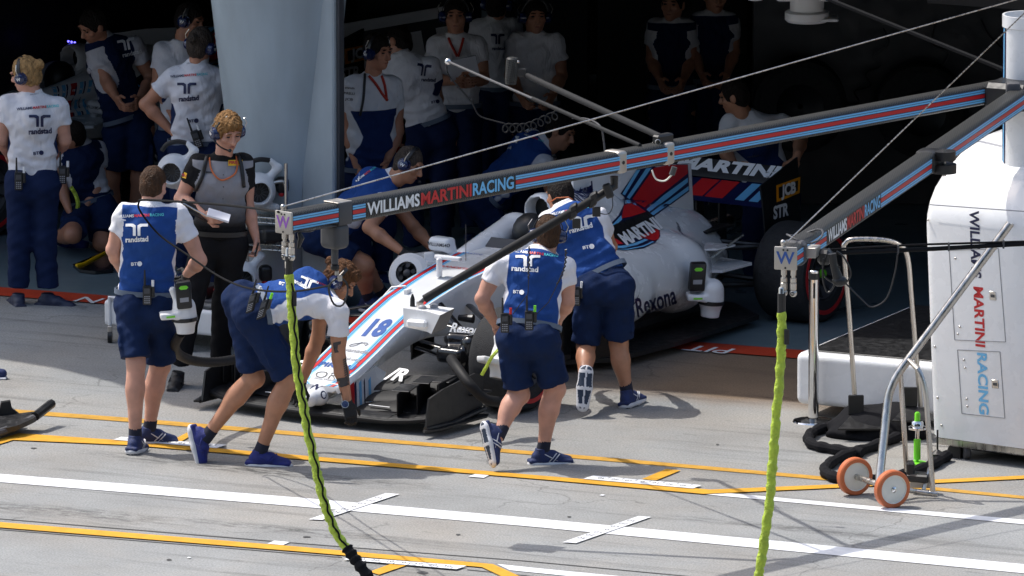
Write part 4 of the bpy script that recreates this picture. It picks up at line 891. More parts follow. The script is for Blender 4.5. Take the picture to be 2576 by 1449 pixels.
# black horizontal service arm leaving to the right, with its handle and cables
a_, b_ = A2+X2*.3+N2*.12-UZ*.02, at(2640, 610, A2.y+.9)
ar = empty('service_arm', a_, 'thin black service arm with cables running right from the shorter boom', 'arm')
MB().tube([a_, a_*.5+b_*.5-UZ*.005, b_], .013, M['blackmatt'], 8).tube([a_+UZ*.02, a_*.6+b_*.4+UZ*.025, b_+UZ*.01], .007, M['blackmatt'], 6).build('arm_tube', ar)
h0 = at(2093, 638, A2.y); MB().tube([h0, at(2098, 668, A2.y), at(2108, 700, A2.y)], [.025, .022, .03], M['black'], 12).ball(at(2112, 707, A2.y), (.045, .035, .032), M['black']).build('trigger_handle', ar)
for k, pts in enumerate(([(2080, 640), (2070, 680), (2085, 705), (2120, 715), (2140, 690), (2125, 650), (2105, 632)], [(2072, 650), (2070, 700), (2082, 735), (2100, 715), (2112, 670)], [(2120, 705), (2170, 755), (2195, 772), (2230, 750), (2250, 690), (2258, 640)])):
    MB().tube(spline([at(x, y, A2.y) for x, y in pts], 5), .0055, M['black'], 6).build('cable', ar)
for v in (2280, 2400, 2530):
    s_ = (v-2095)/(2640-2095); MB().box(a_*(1-s_)+b_*s_+UZ*.004, (.012, .035, .05), M['dgrey'], bev=.003).build('cable_tie', ar)
# long black whip on the left, held out behind the first mechanic
wl = [at(350, 506, -6.0), at(370, 503, -6.2), at(520, 512, -7.5), at(640, 524, -8.8), at(700, 533, A1.y)]
w_ = MB().tube(spline(wl, 5), .0075, M['blackmatt'], 7); w_.tube(spline([at(350, 506, -6.0), at(352, 530, -6.0), at(400, 590, -6.0), at(470, 640, -6.2), at(560, 700, -6.6), at(640, 728, -7.5), at(740, 733, -8.5), at(830, 718, -9.5)], 6), .0065, M['blackmatt'], 7).build('air_whip', label='long black air line looping from the boom end past the first mechanic', cat='hose')
# lime hose sleeves
def sleeve(name, label, pts, zip_side, tail=None):
    P_ = spline(pts, 9); n = len(P_); rs = [.0255+.0022*math.sin(i*1.1)+.004*rnd.random() for i in range(n)]
    root = empty('air_hose', P_[0], label, 'hose', 'lime sleeved gantry hoses')
    Q = [p+V((.004*rnd.uniform(-1, 1), 0, 0)) for i, p in enumerate(P_)]; MB().tube(Q, rs, M['lime'], 12).build('lime_sleeve', root, ang=70)
    if zip_side: MB().tube([p+V((zip_side*.012+.006*math.sin(i*.9), -.0275, 0)) for i, p in enumerate(P_[3:])], .006, M['blackmatt'], 6).build('zip', root)
    MB().tube([P_[0]+UZ*.11, P_[0]-UZ*.01], .024, M['black'], 10).box(P_[0]+V((.03, -.03, -.14)), (.03, .02, .09), M['black']).build('collar', root)
    if tail: MB().tube(spline(tail, 6), [.034+.006*math.sin(i*1.9) for i in range(len(spline(tail, 6)))], M['black_cloth'], 10).build('black_cover', root)
d1 = A1.y; sleeve('h1', 'lime sleeved air hose hanging from the longer boom, black tail at its foot', [at(x, y, d1-k*.012) for k, (x, y) in enumerate([(727, 690), (734, 770), (740, 850), (747, 930), (757, 990), (768, 1050), (782, 1120), (797, 1190), (812, 1250), (828, 1300), (848, 1345), (872, 1380)])], .9,
    [at(872, 1378, d1-.13), at(890, 1402, d1-.16), at(912, 1432, d1-.2), at(940, 1470, d1-.2)])
sleeve('h2', 'lime sleeved air hose hanging from the shorter boom', [at(x, y, A2.y) for x, y in [(1966, 785), (1966, 850), (1963, 920), (1957, 1000), (1950, 1080), (1944, 1160), (1938, 1240), (1930, 1310), (1920, 1380), (1908, 1450), (1895, 1500)]], 0)
for A_, x0, y0, y1 in ((A1, 725, 635, 680), (A2, 1966, 735, 775)):
    o_ = at(x0, y0, A_.y); MB().lathe([(.012, .03), (.018, .02), (.018, -.05), (.021, -.055), (.021, -.09), (.016, -.1), (.016, -.14)], o_, UZ, M['steel'], 14, True).build('hose_connector', label='steel connector joining the %s boom to its lime hose' % ('longer' if A_ is A1 else 'shorter'), cat='connector')
# ================================================================== RIGHT SIDE: cabinet, box, trolleys, bag
b0, b1_ = G(2345, 1098, .13), G(2576, 1129, .13); X = (b1_-b0).normalized(); Y = UZ.cross(X); SH = V((-.052, 0, 1))  # the cabinet leans a little
CW = 1.05
def cab(x, y, z): return b0+X*x+Y*y+(UZ*z)+X*(-.052*z)
cabn = empty('gantry_cabinet', b0+X*CW/2, 'tall white rounded cabinet with vertical team lettering, on casters', 'cabinet')
prof = [(0.0, 0), (0, 1.36), (.012, 1.43), (.05, 1.51), (.12, 1.59), (.25, 1.68), (.45, 1.77), (.7, 1.83), (1.0, 1.85), (1.1, 1.80), (1.1, 0)]
mb = MB(); ins = .035
def rg(x, k): 
    out = []
    for (d, z) in prof:
        cx_, cz_ = .5, .8; out.append(cab(x, d+(cx_-d)*k*.06, z+(cz_-z)*k*.04))
    return out
mb.loft([rg(.0, 1), rg(.008, .5), rg(.03, .12), rg(.06, 0), rg(CW-.05, 0), rg(CW, 1)], M['white']); mb.build('shell', cabn, ang=35)
def cpx(vx, vy, off=.002):   # pixel -> point on the front face
    r = ray(vx, vy); c = V((0, CY, CZ)); s_ = (b0-c).dot(Y)/r.dot(Y); return c+r*s_-Y*off
Zc = (UZ+X*(-.052)).normalized()
mb = MB()
def outline(q, w=.0045):
    P_ = [cpx(*p) for p in q]
    for i in range(len(P_)):
        a, b = P_[i], P_[(i+1) % len(P_)]; mb.box((a+b)/2, ((b-a).length, .003, w), M['greytext'], ((b-a).normalized(), Y, (b-a).normalized().cross(Y)), bev=0)
outline([(2388, 630), (2512, 625), (2530, 860), (2402, 855)]); outline([(2409, 880), (2516, 885), (2528, 1052), (2420, 1040)]); outline([(2340, 514), (2700, 540), (2700, 541.5), (2340, 515.5)], .003)
mb.build('door_seam', cabn)
lm = MB(); dn = -Zc
for tx, y0, y1, c in (('WILLIAMS', 530, 700, 'dnavy'), ('MARTINI', 722, 872, 'red'), ('RACING', 888, 1042, 'blue')):
    xm = 2448+(y0+y1)/2*.0548-29; a, b = cpx(xm, y0), cpx(xm, y1); lm.text(tx, cpx(xm, (y0+y1)/2, .003), dn, X, .098, M[c], bold=.03, wid=(b-a).length)
lm.build('lettering', cabn)
for x, y in ((2498, 744), (2504, 966)):
    MB().box(cpx(x, y), (.05, .006, .055), M['steel'], (X, Y, Zc), bev=.004).box(cpx(x, y, .006), (.03, .004, .02), M['dgrey'], (X, Y, Zc)).build('latch', cabn)
mb = MB()
for x, y in ((2335, 553), (2548, 565), (2352, 872), (2359, 1000), (2369, 1070), (2404, 650), (2410, 840), (2415, 822), (2425, 905), (2428, 925), (2432, 1003), (2434, 1022)): mb.ball(cpx(x, y), .008, M['steel'], n=8)
mb.build('bolt', cabn)
MB().box(cab(CW/2, .5, -.025), (CW-.04, .98, .05), M['steel'], (X, Y, UZ), bev=.008).build('base_frame', cabn)
for x, y in ((.22, .06), (.8, .06), (.2, .85), (.8, .85)):
    c = cab(x, y, 0); c.z = .05; w = MB(); w.lathe([(0, -.02), (.042, -.02), (.05, -.014), (.05, .014), (.042, .02), (0, .02)], c, X*.7+Y*.7, M['dgrey'], 20); w.box(c+UZ*.045, (.06, .05, .03), M['steel']); w.build('caster', cabn)
MB().prism([(0, 0), (.12, 0), (.12, .1), (.05, .11)], cab(.06, .04, -.13)+UZ*.0, X, UZ, .06, M['black']).build('foot_bracket', cabn)
MB().box(cab(CW/2, .55, -.07), (.7, .75, .05), M['black'], (X, Y, UZ)).build('under_tray', cabn)
# low white box with black top
q0 = G(2014, 1016, .09); bx = empty('equipment_box', q0+LX*.5+LY*.9, 'low white box with a flat black lid and short wheels', 'box')
s = SDF(.012, .01); s.box(q0+LX*.52+LY*.92+UZ*.165, (.56, .92, .17), (LX, LY, UZ), r=.045); sdf_mb(s, M['white']).build('box_body', bx)
MB().box(q0+LX*.52+LY*.95+UZ*.337, (1.0, 1.74, .012), M['black'], (LX, LY, UZ), bev=.003).build('lid', bx)
for x, y in ((.05, .1), (.95, .1), (.05, 1.7), (.95, 1.7)):
    c = q0+LX*x+LY*y; c.z = .04; MB().lathe([(0, -.015), (.04, -.015), (.04, .015), (0, .015)], c, LX, M['black'], 16).box(c+UZ*.04, (.05, .04, .03), M['dgrey']).build('wheel', bx)
# chrome stanchion
sp_ = G(2046, 1060); st = empty('barrier_post', sp_, 'chrome barrier post on a round base beside the white box', 'post')
MB().lathe([(.03, .01), (.034, .012), (.034, .96), (.036, .97), (.036, .985), (.03, .99), (0, .99)], sp_, UZ, M['chrome'], 26).build('post_tube', st)
MB().lathe([(0, .022), (.04, .02), (.10, .014), (.13, .008), (.135, 0)], sp_, UZ, M['chrome'], 36).build('base_plate', st); MB().lathe([(.045, .0225), (.06, .0195), (.10, .0155), (.118, .0115)], sp_, UZ, M['blackgloss'], 36).lathe([(.0362, .93), (.0362, .972)], sp_, UZ, M['black'], 24).box(sp_+V((.0, -.0345, .86)), (.014, .004, .10), M['black']).build('belt_head_reflection_ring', st)  # black ring on the base paints in the chrome's dark reflection
# rear trolley frame (inverted U)
dT = -5.15
tr = empty('jack_stand', G(2230, 1045), 'steel tube stand with an arched top and black foot plates, behind the hand jack', 'stand')
MB().tube(spline([at(2151, 1012, dT), at(2137, 800, dT), at(2124, 640, dT), at(2127, 612, dT), at(2150, 602, dT), at(2225, 604, dT+.02), at(2265, 618, dT+.03), at(2284, 650, dT+.05), at(2294, 760, dT+.05), at(2316, 1030, dT+.05)], 6), .0165, M['steel'], 12).build('frame', tr)
for vx, vy, w in ((2165, 1030, 1), (2300, 1010, -1)):
    c = at(vx, vy, dT-.02); MB().box(c+V((-.03, 0, .03)), (.10, .012, .13), M['black'], bev=.01).prism([(-.06, .0), (.06, 0), (.15, -.2), (-.15, -.2)], c-UZ*.035, V((1, 0, 0)), V((0, 1, .25)), .012, M['black']).build('foot_plate', tr)
# front trolley jack
dJ = -7.1
tj = empty('hand_jack', G(2250, 1240), 'steel tube hand jack with long handle and two orange tyred wheels', 'jack')
cw1, cw2 = G(2150, 1240, .12), G(2245, 1273, .12); cw1 = G(2150, 1198, .118); cw2 = G(2244, 1230, .118); ax = (cw2-cw1).normalized()
for c in (cw1, cw2):
    w = MB(); w.lathe([(.09, -.026), (.112, -.026), (.119, -.018), (.119, .018), (.112, .026), (.09, .026)], c, ax, M['orange'], 40); o = w.build('wheel', tj)
    MB().lathe([(.0, -.020), (.035, -.022), (.085, -.016), (.091, -.026), (.091, .026), (.085, .016), (.035, .022), (0, .02)], c, ax, M['nylon'], 36).build('hub', o); MB().lathe([(.018, .02), (.018, .028), (.008, .034), (0, .034)], c, ax, M['chrome'], 12).build('axle_nut', o)
MB().cyl(cw1, cw2, .019, M['steel'], 14).build('axle', tj)
am = (cw1*.35+cw2*.65)
MB().tube([at(2541, 563, dJ+.3), at(2270, 925, dJ+.1)]+bez(at(2270, 925, dJ+.1), at(2240, 965, dJ+.08), at(2233, 1010, dJ+.06), 5)+[am], .0265, M['steel'], 14).build('handle', tj)
MB().tube([at(2266, 940, dJ+.1), at(2268, 985, dJ+.14), at(2281, 1185, dJ+.25)], .016, M['steel'], 10).tube([at(2286, 905, dJ+.1)]+bez(at(2310, 930, dJ), at(2325, 955, dJ-.02), at(2330, 1000, dJ-.03), 5)+[at(2347, 1238, dJ-.04)], .0165, M['steel'], 10).build('leg', tj)
MB().tube([am, at(2300, 1236, dJ-.03), at(2358, 1243, dJ-.05)], .017, M['steel'], 12).build('base_tube', tj)
c = at(2315, 1200, dJ+.1); MB().box(c, (.15, .12, .05), M['black'], (V((.9, -.4, 0)).normalized(), V((.4, .9, 0)).normalized(), UZ), bev=.01).box(c+V((-.06, .02, .05)), (.05, .1, .09), M['black'], bev=.01).box(c-UZ*.045, (.13, .05, .04), M['alu']).tube([c+V((.06, 0, .06)), c+V((.02, -.05, -.07))], .014, M['steel'], 8).build('lifting_head', tj)
# black cover and hoses on the ground
cv = SDF(.012, .05); k = G(2205, 1095); cv.ell(k+V((-.02, .02, .03)), (.30, .22, .11)); cv.ell(k+V((.12, .06, .06)), (.22, .2, .13)); cv.ell(k+V((-.1, .1, .09)), (.13, .1, .09)); cv.cone(k+V((-.25, -.05, .015)), k+V((.25, -.12, .02)), .05, .06)
def wr(P): return .012*np.sin(P[..., 0]*23+P[..., 1]*31+3*np.sin(P[..., 2]*19))
sdf_mb(cv, M['black_cloth'], wr).build('equipment_cover', loc=k, label='crumpled black cover lying behind the hand jack', cat='cover')
def ghose(label, px, r, m=M['black_cloth']):
    P_ = spline([G(x, y, r) for x, y in px], 7); MB().tube(P_, [r*(1+.16*math.sin(i*1.45)) for i in range(len(P_))], m, 10).build('floor_hose', label=label, cat='hose', group='black hoses by the hand jack', loc=P_[0])
ghose('black sleeved hose loop on the concrete, the one nearer the chrome post', [(2190, 1062), (2120, 1066), (2060, 1080), (2034, 1098), (2045, 1118), (2100, 1130), (2170, 1140)], .033)
ghose('black sleeved hose loop running behind the orange wheels', [(2260, 1098), (2190, 1125), (2120, 1148), (2080, 1172), (2080, 1192), (2125, 1205), (2200, 1205), (2280, 1192), (2340, 1170), (2385, 1145)], .034)
g = G(2307, 1168); gt = empty('socket_tool', g, 'lime green tool with a silver flange standing by the jack leg', 'tool')
MB().lathe([(0, .0), (.062, .0), (.062, .012), (.055, .016), (0, .018)], g, UZ, M['limep'], 26).build('base_disc', gt); MB().lathe([(.01, .016), (.01, .03), (.022, .032), (.022, .16), (.015, .165)], g, UZ, M['limep'], 16).lathe([(.014, .23), (.018, .232), (.018, .325), (.012, .335), (0, .335)], g, UZ, M['limep'], 16).build('grip', gt)
MB().lathe([(.014, .16), (.014, .225), (.06, .227), (.06, .24), (.04, .245), (.038, .27), (.03, .28), (.018, .28)], g, UZ, M['chrome'], 24).build('flange', gt)
g = G(2358, 1160); MB().lathe([(.006, .2), (.006, .075), (.03, .06), (.048, .05), (.055, 0), (0, 0)], g, UZ, M['black'], 20).build('stand_foot', loc=g, label='small black weighted foot with a thin rod under the cabinet edge', cat='foot')
# ================================================================== LEFT SIDE
# car jack tray cut by the picture edge
z0 = .07
tp = [(G(-90, 1075, z0), G(-90, 1040, z0)), (G(-20, 1083, z0), G(10, 1035, z0+.02)), (G(40, 1072, z0+.01), G(45, 1040, z0+.03)), (G(85, 1052, z0+.03), G(92, 1034, z0+.05))]
jk = empty('jack_tray', G(-10, 1090), 'black curved tray with grey tube lip at the left edge of the picture', 'tray')
MB().loft([[a, b, b-UZ*.03, a-UZ*.03] for a, b in tp], M['black']).build('tray_plate', jk)
MB().tube(spline([G(-100, 1105, .05), G(-20, 1093, .05), G(40, 1073, .06), (G(85, 1052, .09))], 5), .026, M['dgrey'], 10).build('lip', jk)
MB().tube([G(88, 1048, .10), G(130, 1015, .14)], .03, M['black'], 8).build('bar', jk)
MB().prism([(-.02, 0), (.13, 0), (.07, .05), (.06, .10), (.0, .09)], G(3, 1048, z0+.01), V((1, .1, 0)), UZ, .05, M['black']).build('upright', jk)
# black wing plate with yellow edge on the garage floor
wp_ = [(183, 665), (215, 652), (250, 636), (275, 628), (290, 640), (285, 678), (240, 682), (200, 678)]
mb = MB(); n = len(wp_); P_ = [G(x, y, .03) for x, y in wp_]; mb.add(P_+[p-UZ*.02 for p in P_], [list(range(n)), list(range(n, 2*n))[::-1]]+[[i, (i+1) % n, n+(i+1) % n, n+i] for i in range(n)], M['blackgloss'])
mb.tube([G(x, y, .035) for x, y in ((192, 668), (210, 664), (240, 648), (268, 634))], .012, M['yel'], 6); mb.build('wing_plate', loc=P_[0], label='black curved wing plate with a yellow edge on the garage floor', cat='wing plate')
# low white cart behind the first mechanic
c0, c1 = G(277, 862), G(481, 884); X = (c1-c0).normalized(); Y = UZ.cross(X); ct = empty('tool_cart', (c0+c1)/2+Y*.25, 'low white cart on small casters behind the first mechanic', 'cart')
L_ = (c1-c0).length+.36
s = SDF(.01, .01); s.box(c0-X*.05+X*L_/2+Y*.28+UZ*.2, (L_/2, .28, .085), (X, Y, UZ), r=.02); s.box(c0-X*.05+X*L_/2+Y*.28+UZ*.27, (L_/2-.03, .24, .06), (X, Y, UZ), r=.01, sub=True, k=.004); sdf_mb(s, M['white_matt']).build('cart_tray', ct)
MB().box(c0+X*L_/2+Y*.28+UZ*.33, (L_*.9, .4, .02), M['dgrey'], (X, Y, UZ)).box(c0+X*(L_-.2)+Y*.2+UZ*.38, (.12, .16, .07), M['red'], (X, Y, UZ)).box(c0+X*(L_-.38)+Y*.2+UZ*.38, (.16, .2, .08), M['black'], (X, Y, UZ)).build('cart_shelf', ct)
MB().tube([c0+UZ*.12, c0+UZ*.31, c0+X*.12+UZ*.31], .014, M['white_matt'], 8).build('cart_handle', ct)
for a in (0, L_-.36, L_-.1):
    for b in (0, .5):
        c = c0+X*a+Y*b; c.z = .04; MB().lathe([(0, -.014), (.04, -.014), (.04, .014), (0, .014)], c, (X+Y*.5), M['black'], 16).box(c+UZ*.05, (.03, .03, .05), M['steel']).build('caster', ct)
# chrome wire rack with cooling fans
dR = -.95
def rk(x, y, d=0): return at(x, y, dR+d)
rt = empty('wire_rack', rk(660, 775), 'chrome wire rack of cooling fans standing before the tapered column', 'rack')
for x, d in ((622, 0), (720, -.1), (560, .38), (660, .3)):
    a = rk(x, 560, d); MB().tube([V((a.x, a.y, .05)), V((a.x, a.y, 1.05))], .0125, M['steel'], 10).build('post', rt)
for y, in ((545,), (612,), (750,)):
    z = rk(670, y).z; a, b, c, d = [V((p.x, p.y, z)) for p in (rk(622, y), rk(720, y, -.1), rk(660, y, .3), rk(560, y, .38))]
    mb = MB(); 
    for dz in (0, -.035): mb.tube([a-UZ*-dz, b-UZ*-dz, c-UZ*-dz, d-UZ*-dz, a-UZ*-dz], .005, M['steel'], 6)
    for i in range(1, 14): s_ = i/14; mb.tube([a*(1-s_)+b*s_, d*(1-s_)+c*s_], .0025, M['steel'], 4); mb.tube([a*(1-s_)+b*s_-UZ*(.035*(i % 2)), a*(1-s_-1/14)+b*(s_+1/14)-UZ*(.035*((i+1) % 2))], .0025, M['steel'], 4)
    mb.build('wire_shelf', rt)
MB().tube(spline([rk(625, 545), rk(624, 490), rk(634, 478), rk(665, 467), rk(702, 457), rk(716, 462), rk(720, 490), rk(718, 545)], 6), .0135, M['steel'], 10).build('push_handle', rt)
def fan(vx, vy, d, label, sc=1.0, flip=1):
    c = at(vx, vy, d); X_ = V((.96, .25*flip, 0)).normalized(); N_ = V((X_.y, -X_.x, 0)); root = empty('cooling_fan', c-UZ*.15, label, 'fan', 'white cooling fans on the rack')
    g_ = lambda x, z, n=0: c+X_*x*sc+UZ*z*sc+N_*n*sc
    s = SDF(.009, .02); s.cone(g_(0, 0, -.03), g_(0, 0, .03), .118*sc, .118*sc); s.cone(g_(.0, .0, .0), g_(.0, 0, .03), .135*sc, .13*sc, fl=(N_, .35)); s.cone(g_(.05, -.12), g_(.14, -.125), .035*sc, .028*sc); s.cone(g_(.10, .10), g_(.155, .16), .03*sc, .028*sc); s.cone(g_(.155, .16), g_(.10, .215), .028*sc, .02*sc); s.cone(g_(0, 0, .06), g_(0, 0, .1), .075*sc, .075*sc, sub=True, k=.01)
    sdf_mb(s, M['white_matt']).build('housing', root)
    mb = MB().lathe([(0, .055), (.078, .056), (.08, .062)], c+N_*.0, N_, M['black'], 26)
    for i in range(14): a = i*math.pi/7; u = X_*math.cos(a)+UZ*math.sin(a); mb.tube([c+N_*.062*sc+u*.02*sc, c+N_*.066*sc+u*.08*sc], .004, M['dgrey'], 5)
    mb.build('grille', root); MB().tube(spline([g_(.10, .215), g_(.02, .225), g_(-.06, .2), g_(-.10, .15)], 5), .018*sc, M['black'], 10).build('carry_handle', root)
    mm = SDF(.01, .02); mm.box(g_(.19, .03, -.02), (.045*sc, .05*sc, .06*sc), (X_, N_, UZ), r=.03); sdf_mb(mm, M['black']).build('motor', root); MB().ball(g_(.18, -.03), .022*sc, M['red']).build('fuel_cap', root)
fan(646, 480, dR-.02, 'white cooling fan on the top shelf of the chrome rack', .95); fan(604, 702, dR-.05, 'white cooling fan low on the chrome rack behind the clipboard man', .95); fan(440, 430, -1.0, 'white cooling fan behind the grey shirted man, left of the rack', .9, -1)
s = SDF(.01, .02); s.box(rk(650, 590, .0), (.13, .1, .05), r=.02); s.box(rk(690, 588, -.05), (.07, .08, .045), r=.02); sdf_mb(s, M['black']).build('tool_case', loc=rk(650, 605), label='black tool case on the middle shelf of the chrome rack', cat='case')
# hand-held cooling blowers
def blower(P, X_, Z_, label, sc=1.0, battery=True, bx_=-.11):
    X_ = V(X_).normalized(); Z_ = V(Z_).normalized(); Y_ = Z_.cross(X_); f = lambda x, y, z: P+X_*x*sc+Y_*y*sc+Z_*z*sc
    root = empty('brake_blower', P, label, 'blower', 'white battery brake blowers')
    s = SDF(.008, .02); s.cone(f(0, 0, -.02), f(0, 0, .04), .085*sc, .08*sc); s.cone(f(0, 0, -.06), f(0, 0, -.13), .07*sc, .062*sc, cut=(f(0, 0, -.14), -Z_)); s.cone(f(-.03, 0, .06), f(-.07, 0, .17), .03*sc, .025*sc); s.box(f(-.10, -.01, .0), (.07*sc, .07*sc, .022*sc), (X_, Y_, Z_), r=.01)
    sdf_mb(s, M['white_matt']).build('housing', root); MB().lathe([(.086*sc, -.03*sc), (.09*sc, -.025*sc), (.09*sc, -.05*sc), (.07*sc, -.06*sc)], P, Z_, M['black'], 24).build('clip_ring', root)
    MB().lathe([(0, -.1405*sc), (.058*sc, -.1405*sc)], P, Z_, M['dgrey'], 22).build('nozzle_mouth', root)
    if battery:
        MB().box(f(bx_, -.05 if bx_ > -.1 else -.02, .14), (.105*sc, .09*sc, .19*sc), M['black'], (X_, Y_, Z_), bev=.012, seg=2).build('battery', root); ff = MB()
        for n_ in (-1,): ff.prism([(-.03, 0), (-.018, .012), (.018, .012), (.03, 0), (.018, -.012), (-.018, -.012)], f(bx_, -.0975 if bx_ > -.1 else -.0675, .195), X_, Z_, .003, M['limep']); ff.box(f(bx_, -.096 if bx_ > -.1 else -.066, .11), (.06*sc, .002, .03*sc), M['greytext'], (X_, Y_, Z_), bev=0); ff.box(f(-.10, -.082, .0), (.06*sc, .002, .012), M['limep'], (X_, Y_, Z_), bev=0)
        ff.build('badge', root)
    return root
blower(at(464, 788, -5.78), (1, .1, .1), (-.06, 0, 1), 'white brake blower with black battery held by the first mechanic at his hip', .92, True, .0)
blower(at(1790, 745, -2.15), (1, .1, 0), (.08, 0, 1), 'white brake blower with black battery resting against the sidepod', 1.0)
blower(at(1262, 905, -5.15), (.9, .4, 0), (.2, .3, 1), 'white brake blower with lime strap held at the front wheel by the running mechanic', .9, False)
MB().tube(spline([at(1262, 872, -5.3), at(1240, 895, -5.35), at(1228, 915, -5.35), at(1212, 944, -5.35)], 5), [.012]*16, M['lime'], 6).build('strap', label='lime strap hanging beside the front tyre', cat='strap')
r0 = at(1030, 690, -2.7); bl = empty('radiator_fan', r0, 'white round radiator fan held over the far sidepod by gloved hands', 'fan')
N_ = V((-.35, -.85, .35)).normalized(); U_ = N_.orthogonal().normalized()
MB().lathe([(.075, .06), (.115, .055), (.14, .02), (.14, -.05), (.12, -.07), (.06, -.07), (.06, -.02)], r0, N_, M['white_matt'], 36).build('housing', bl); mb = MB().lathe([(.0, .0), (.076, .0)], r0, N_, M['dgrey'], 24)
for i in range(5): a = i*1.257; u = U_*math.cos(a)+N_.cross(U_)*math.sin(a); mb.cyl(r0+N_*.0+u*.045, r0+N_*.06+u*.05, .016, M['black'], 8)
mb.ball(r0+N_*.04, .028, M['dgrey']); mb.build('motor', bl); MB().box(r0+V((.13, .05, .07)), (.07, .05, .14), M['white_matt'], bev=.015, seg=2).build('handle', bl)
# corrugated ducts
def duct(label, pts, r):
    P_ = spline(pts, 14); MB().tube(P_, [r*(1+.07*(i % 2)) for i in range(len(P_))], M['wingblack'], 12).build('air_duct', label=label, cat='hose', group='black corrugated brake ducts', loc=P_[0])
duct('black corrugated duct from the blower to the far side of the front wing', [at(455, 838, -5.75), at(440, 868, -5.6), at(452, 893, -5.3), at(490, 908, -5.1), at(540, 911, -4.9), at(600, 903, -4.7)], .03)
duct('black corrugated duct curving past the near front tyre', [at(1135, 903, -4.95), at(1150, 925, -5.2), at(1180, 965, -5.35), at(1215, 1000, -5.35), at(1250, 1010, -5.3), at(1285, 1005, -5.2), at(1275, 960, -5.15), at(1262, 930, -5.15)], .032)
# ================================================================== PEOPLE
def wmr(mb, bv, p0, p1, h, c0='bwhite', lift=.003):
    f = lambda a: (p0[0]+(p1[0]-p0[0])*a, p0[1]+(p1[1]-p0[1])*a)
    stamp_text(mb, bv, 'WILLIAMS', f(0), f(.375), h, M[c0], lift=lift); stamp_text(mb, bv, 'MARTINI', f(.385), f(.70), h, M['red'], lift=lift); stamp_text(mb, bv, 'RACING', f(.71), f(1), h, M['cyan'], lift=lift)
def forklogo(mb, bv, c, w, h, m, rot=0, sh=0):
    q = [[(-.5, .5), (-.16, .5), (-.04, .36), (-.04, -.5), (-.17, -.5), (-.17, .2), (-.26, .27), (-.5, .27)]]; q.append([(-x, y) for x, y in q[0]][::-1])
    for P_ in q: stamp(mb, bv, [(c[0]+w*x*math.cos(rot)+h*y*math.sin(rot)+sh*y*h, c[1]+w*x*math.sin(rot)-h*y*math.cos(rot)) for x, y in P_], m, .004, 14)
def blob(c, r, n=10, k=1): return [(c[0]+r*math.cos(i*6.283/n), c[1]+r*k*math.sin(i*6.283/n)) for i in range(n)]
M['vest'] = zonemat('team_vest_cloth', [(.018, .062, .235), (.72, .71, .74), (.74, .73, .75)])
M['vestdark'] = zonemat('team_dark_polo', [(.012, .03, .11), (.70, .70, .72), (.7, .7, .72)])
M['shirt'] = zonemat('team_white_shirt', [(.70, .69, .72), (.012, .022, .07), (.72, .71, .73)])
M['vest_shaded'] = zonemat('team_vest_shaded_tone', [(.006, .014, .05), (.55, .54, .56), (.5, .5, .52)])  # team vest again, colours darkened to stand in for the garage shade
M['greyshirt'] = zonemat('grey_fade_shirt', [(.008, .008, .009), (.014, .014, .015), (.012, .012, .013), (.29, .29, .31)], grad=(.12, .62), bump=.35)
M['sock'] = mat('dark_sock', (.012, .014, .03), .9); M['shoe'] = mat('navy_shoe_mesh', (.012, .025, .10), .7, bump=.3, bscale=200, var=.25, vscale=40); M['shoeblue'] = mat('blue_shoe_mesh', (.012, .02, .16), .7, bump=.3, bscale=200, var=.25, vscale=40)
M['shoeblack'] = mat('black_shoe', (.01, .01, .011), .6); M['sole'] = mat('shoe_sole', (.62, .62, .64), .6, var=.08); M['flat'] = mat('ballet_flat', (.015, .02, .05), .5)
M['cup'] = mat('headset_navy', (.008, .018, .075), .18, coat=.6); M['belt'] = mat('grey_belt', (.10, .13, .18), .6); M['glove'] = mat('black_glove', (.012, .012, .013), .8, bump=.5, bscale=120)
M['eye'] = mat('dark_eye', (.015, .01, .008), .3); M['lip'] = mat('lip', (.33, .11, .085), .5); M['tattoo'] = mat('tattoo_ink', (.045, .04, .042), .6); M['lanyard'] = mat('orange_lanyard', (.55, .14, .04), .6); M['redlan'] = mat('red_lanyard', (.45, .03, .015), .6)
def hand(s, w, d, n, lat, curl=.5, sc=1.0):
    """palm, four bent fingers of different length and a thumb leaving the side of the palm"""
    d, n, lat = d.normalized(), n.normalized(), lat.normalized(); s.cone(w-d*.012, w+d*.03, .026*sc, .03*sc, fl=(n, .75), k=.012)
    s.box(w+d*.058*sc, (.040*sc, .014*sc, .04*sc), (lat, n, d), r=.012, k=.012)
    for i, L in enumerate((.070, .079, .073, .056)):
        b = w+d*.092*sc+lat*(.030-.0205*i)*sc; c1 = curl*(.8+.12*i); d1 = (d*math.cos(c1)+n*math.sin(c1)); c2 = c1+curl*1.1; d2 = d*math.cos(c2)+n*math.sin(c2); c3 = c2+curl*.7; d3 = d*math.cos(c3)+n*math.sin(c3)
        p1 = b+d1*L*.5*sc; p2 = p1+d2*L*.32*sc; p3 = p2+d3*L*.25*sc
        s.cone(b-d*.012, p1, .0098*sc, .0088*sc, k=.004); s.cone(p1, p2, .0088*sc, .008*sc, k=.004); s.cone(p2, p3, .008*sc, .007*sc, k=.004)
    t0 = w+d*.028*sc+lat*.034*sc; t1 = t0+(d*.72+lat*.6+n*.25).normalized()*.045*sc; t2 = t1+(d*.9+lat*.1+n*.5).normalized()*.034*sc
    s.cone(t0-lat*.012, t1, .014*sc, .0105*sc, k=.01); s.cone(t1, t2, .0105*sc, .0085*sc, k=.004)
def head_frame(hd, nk, face, tilt=None):
    hu = ((hd-nk).normalized()*.7+UZ*.3).normalized() if tilt is None else V(tilt).normalized(); f = V(face); f = (f-hu*f.dot(hu)).normalized(); return hu, f, f.cross(hu)*-1
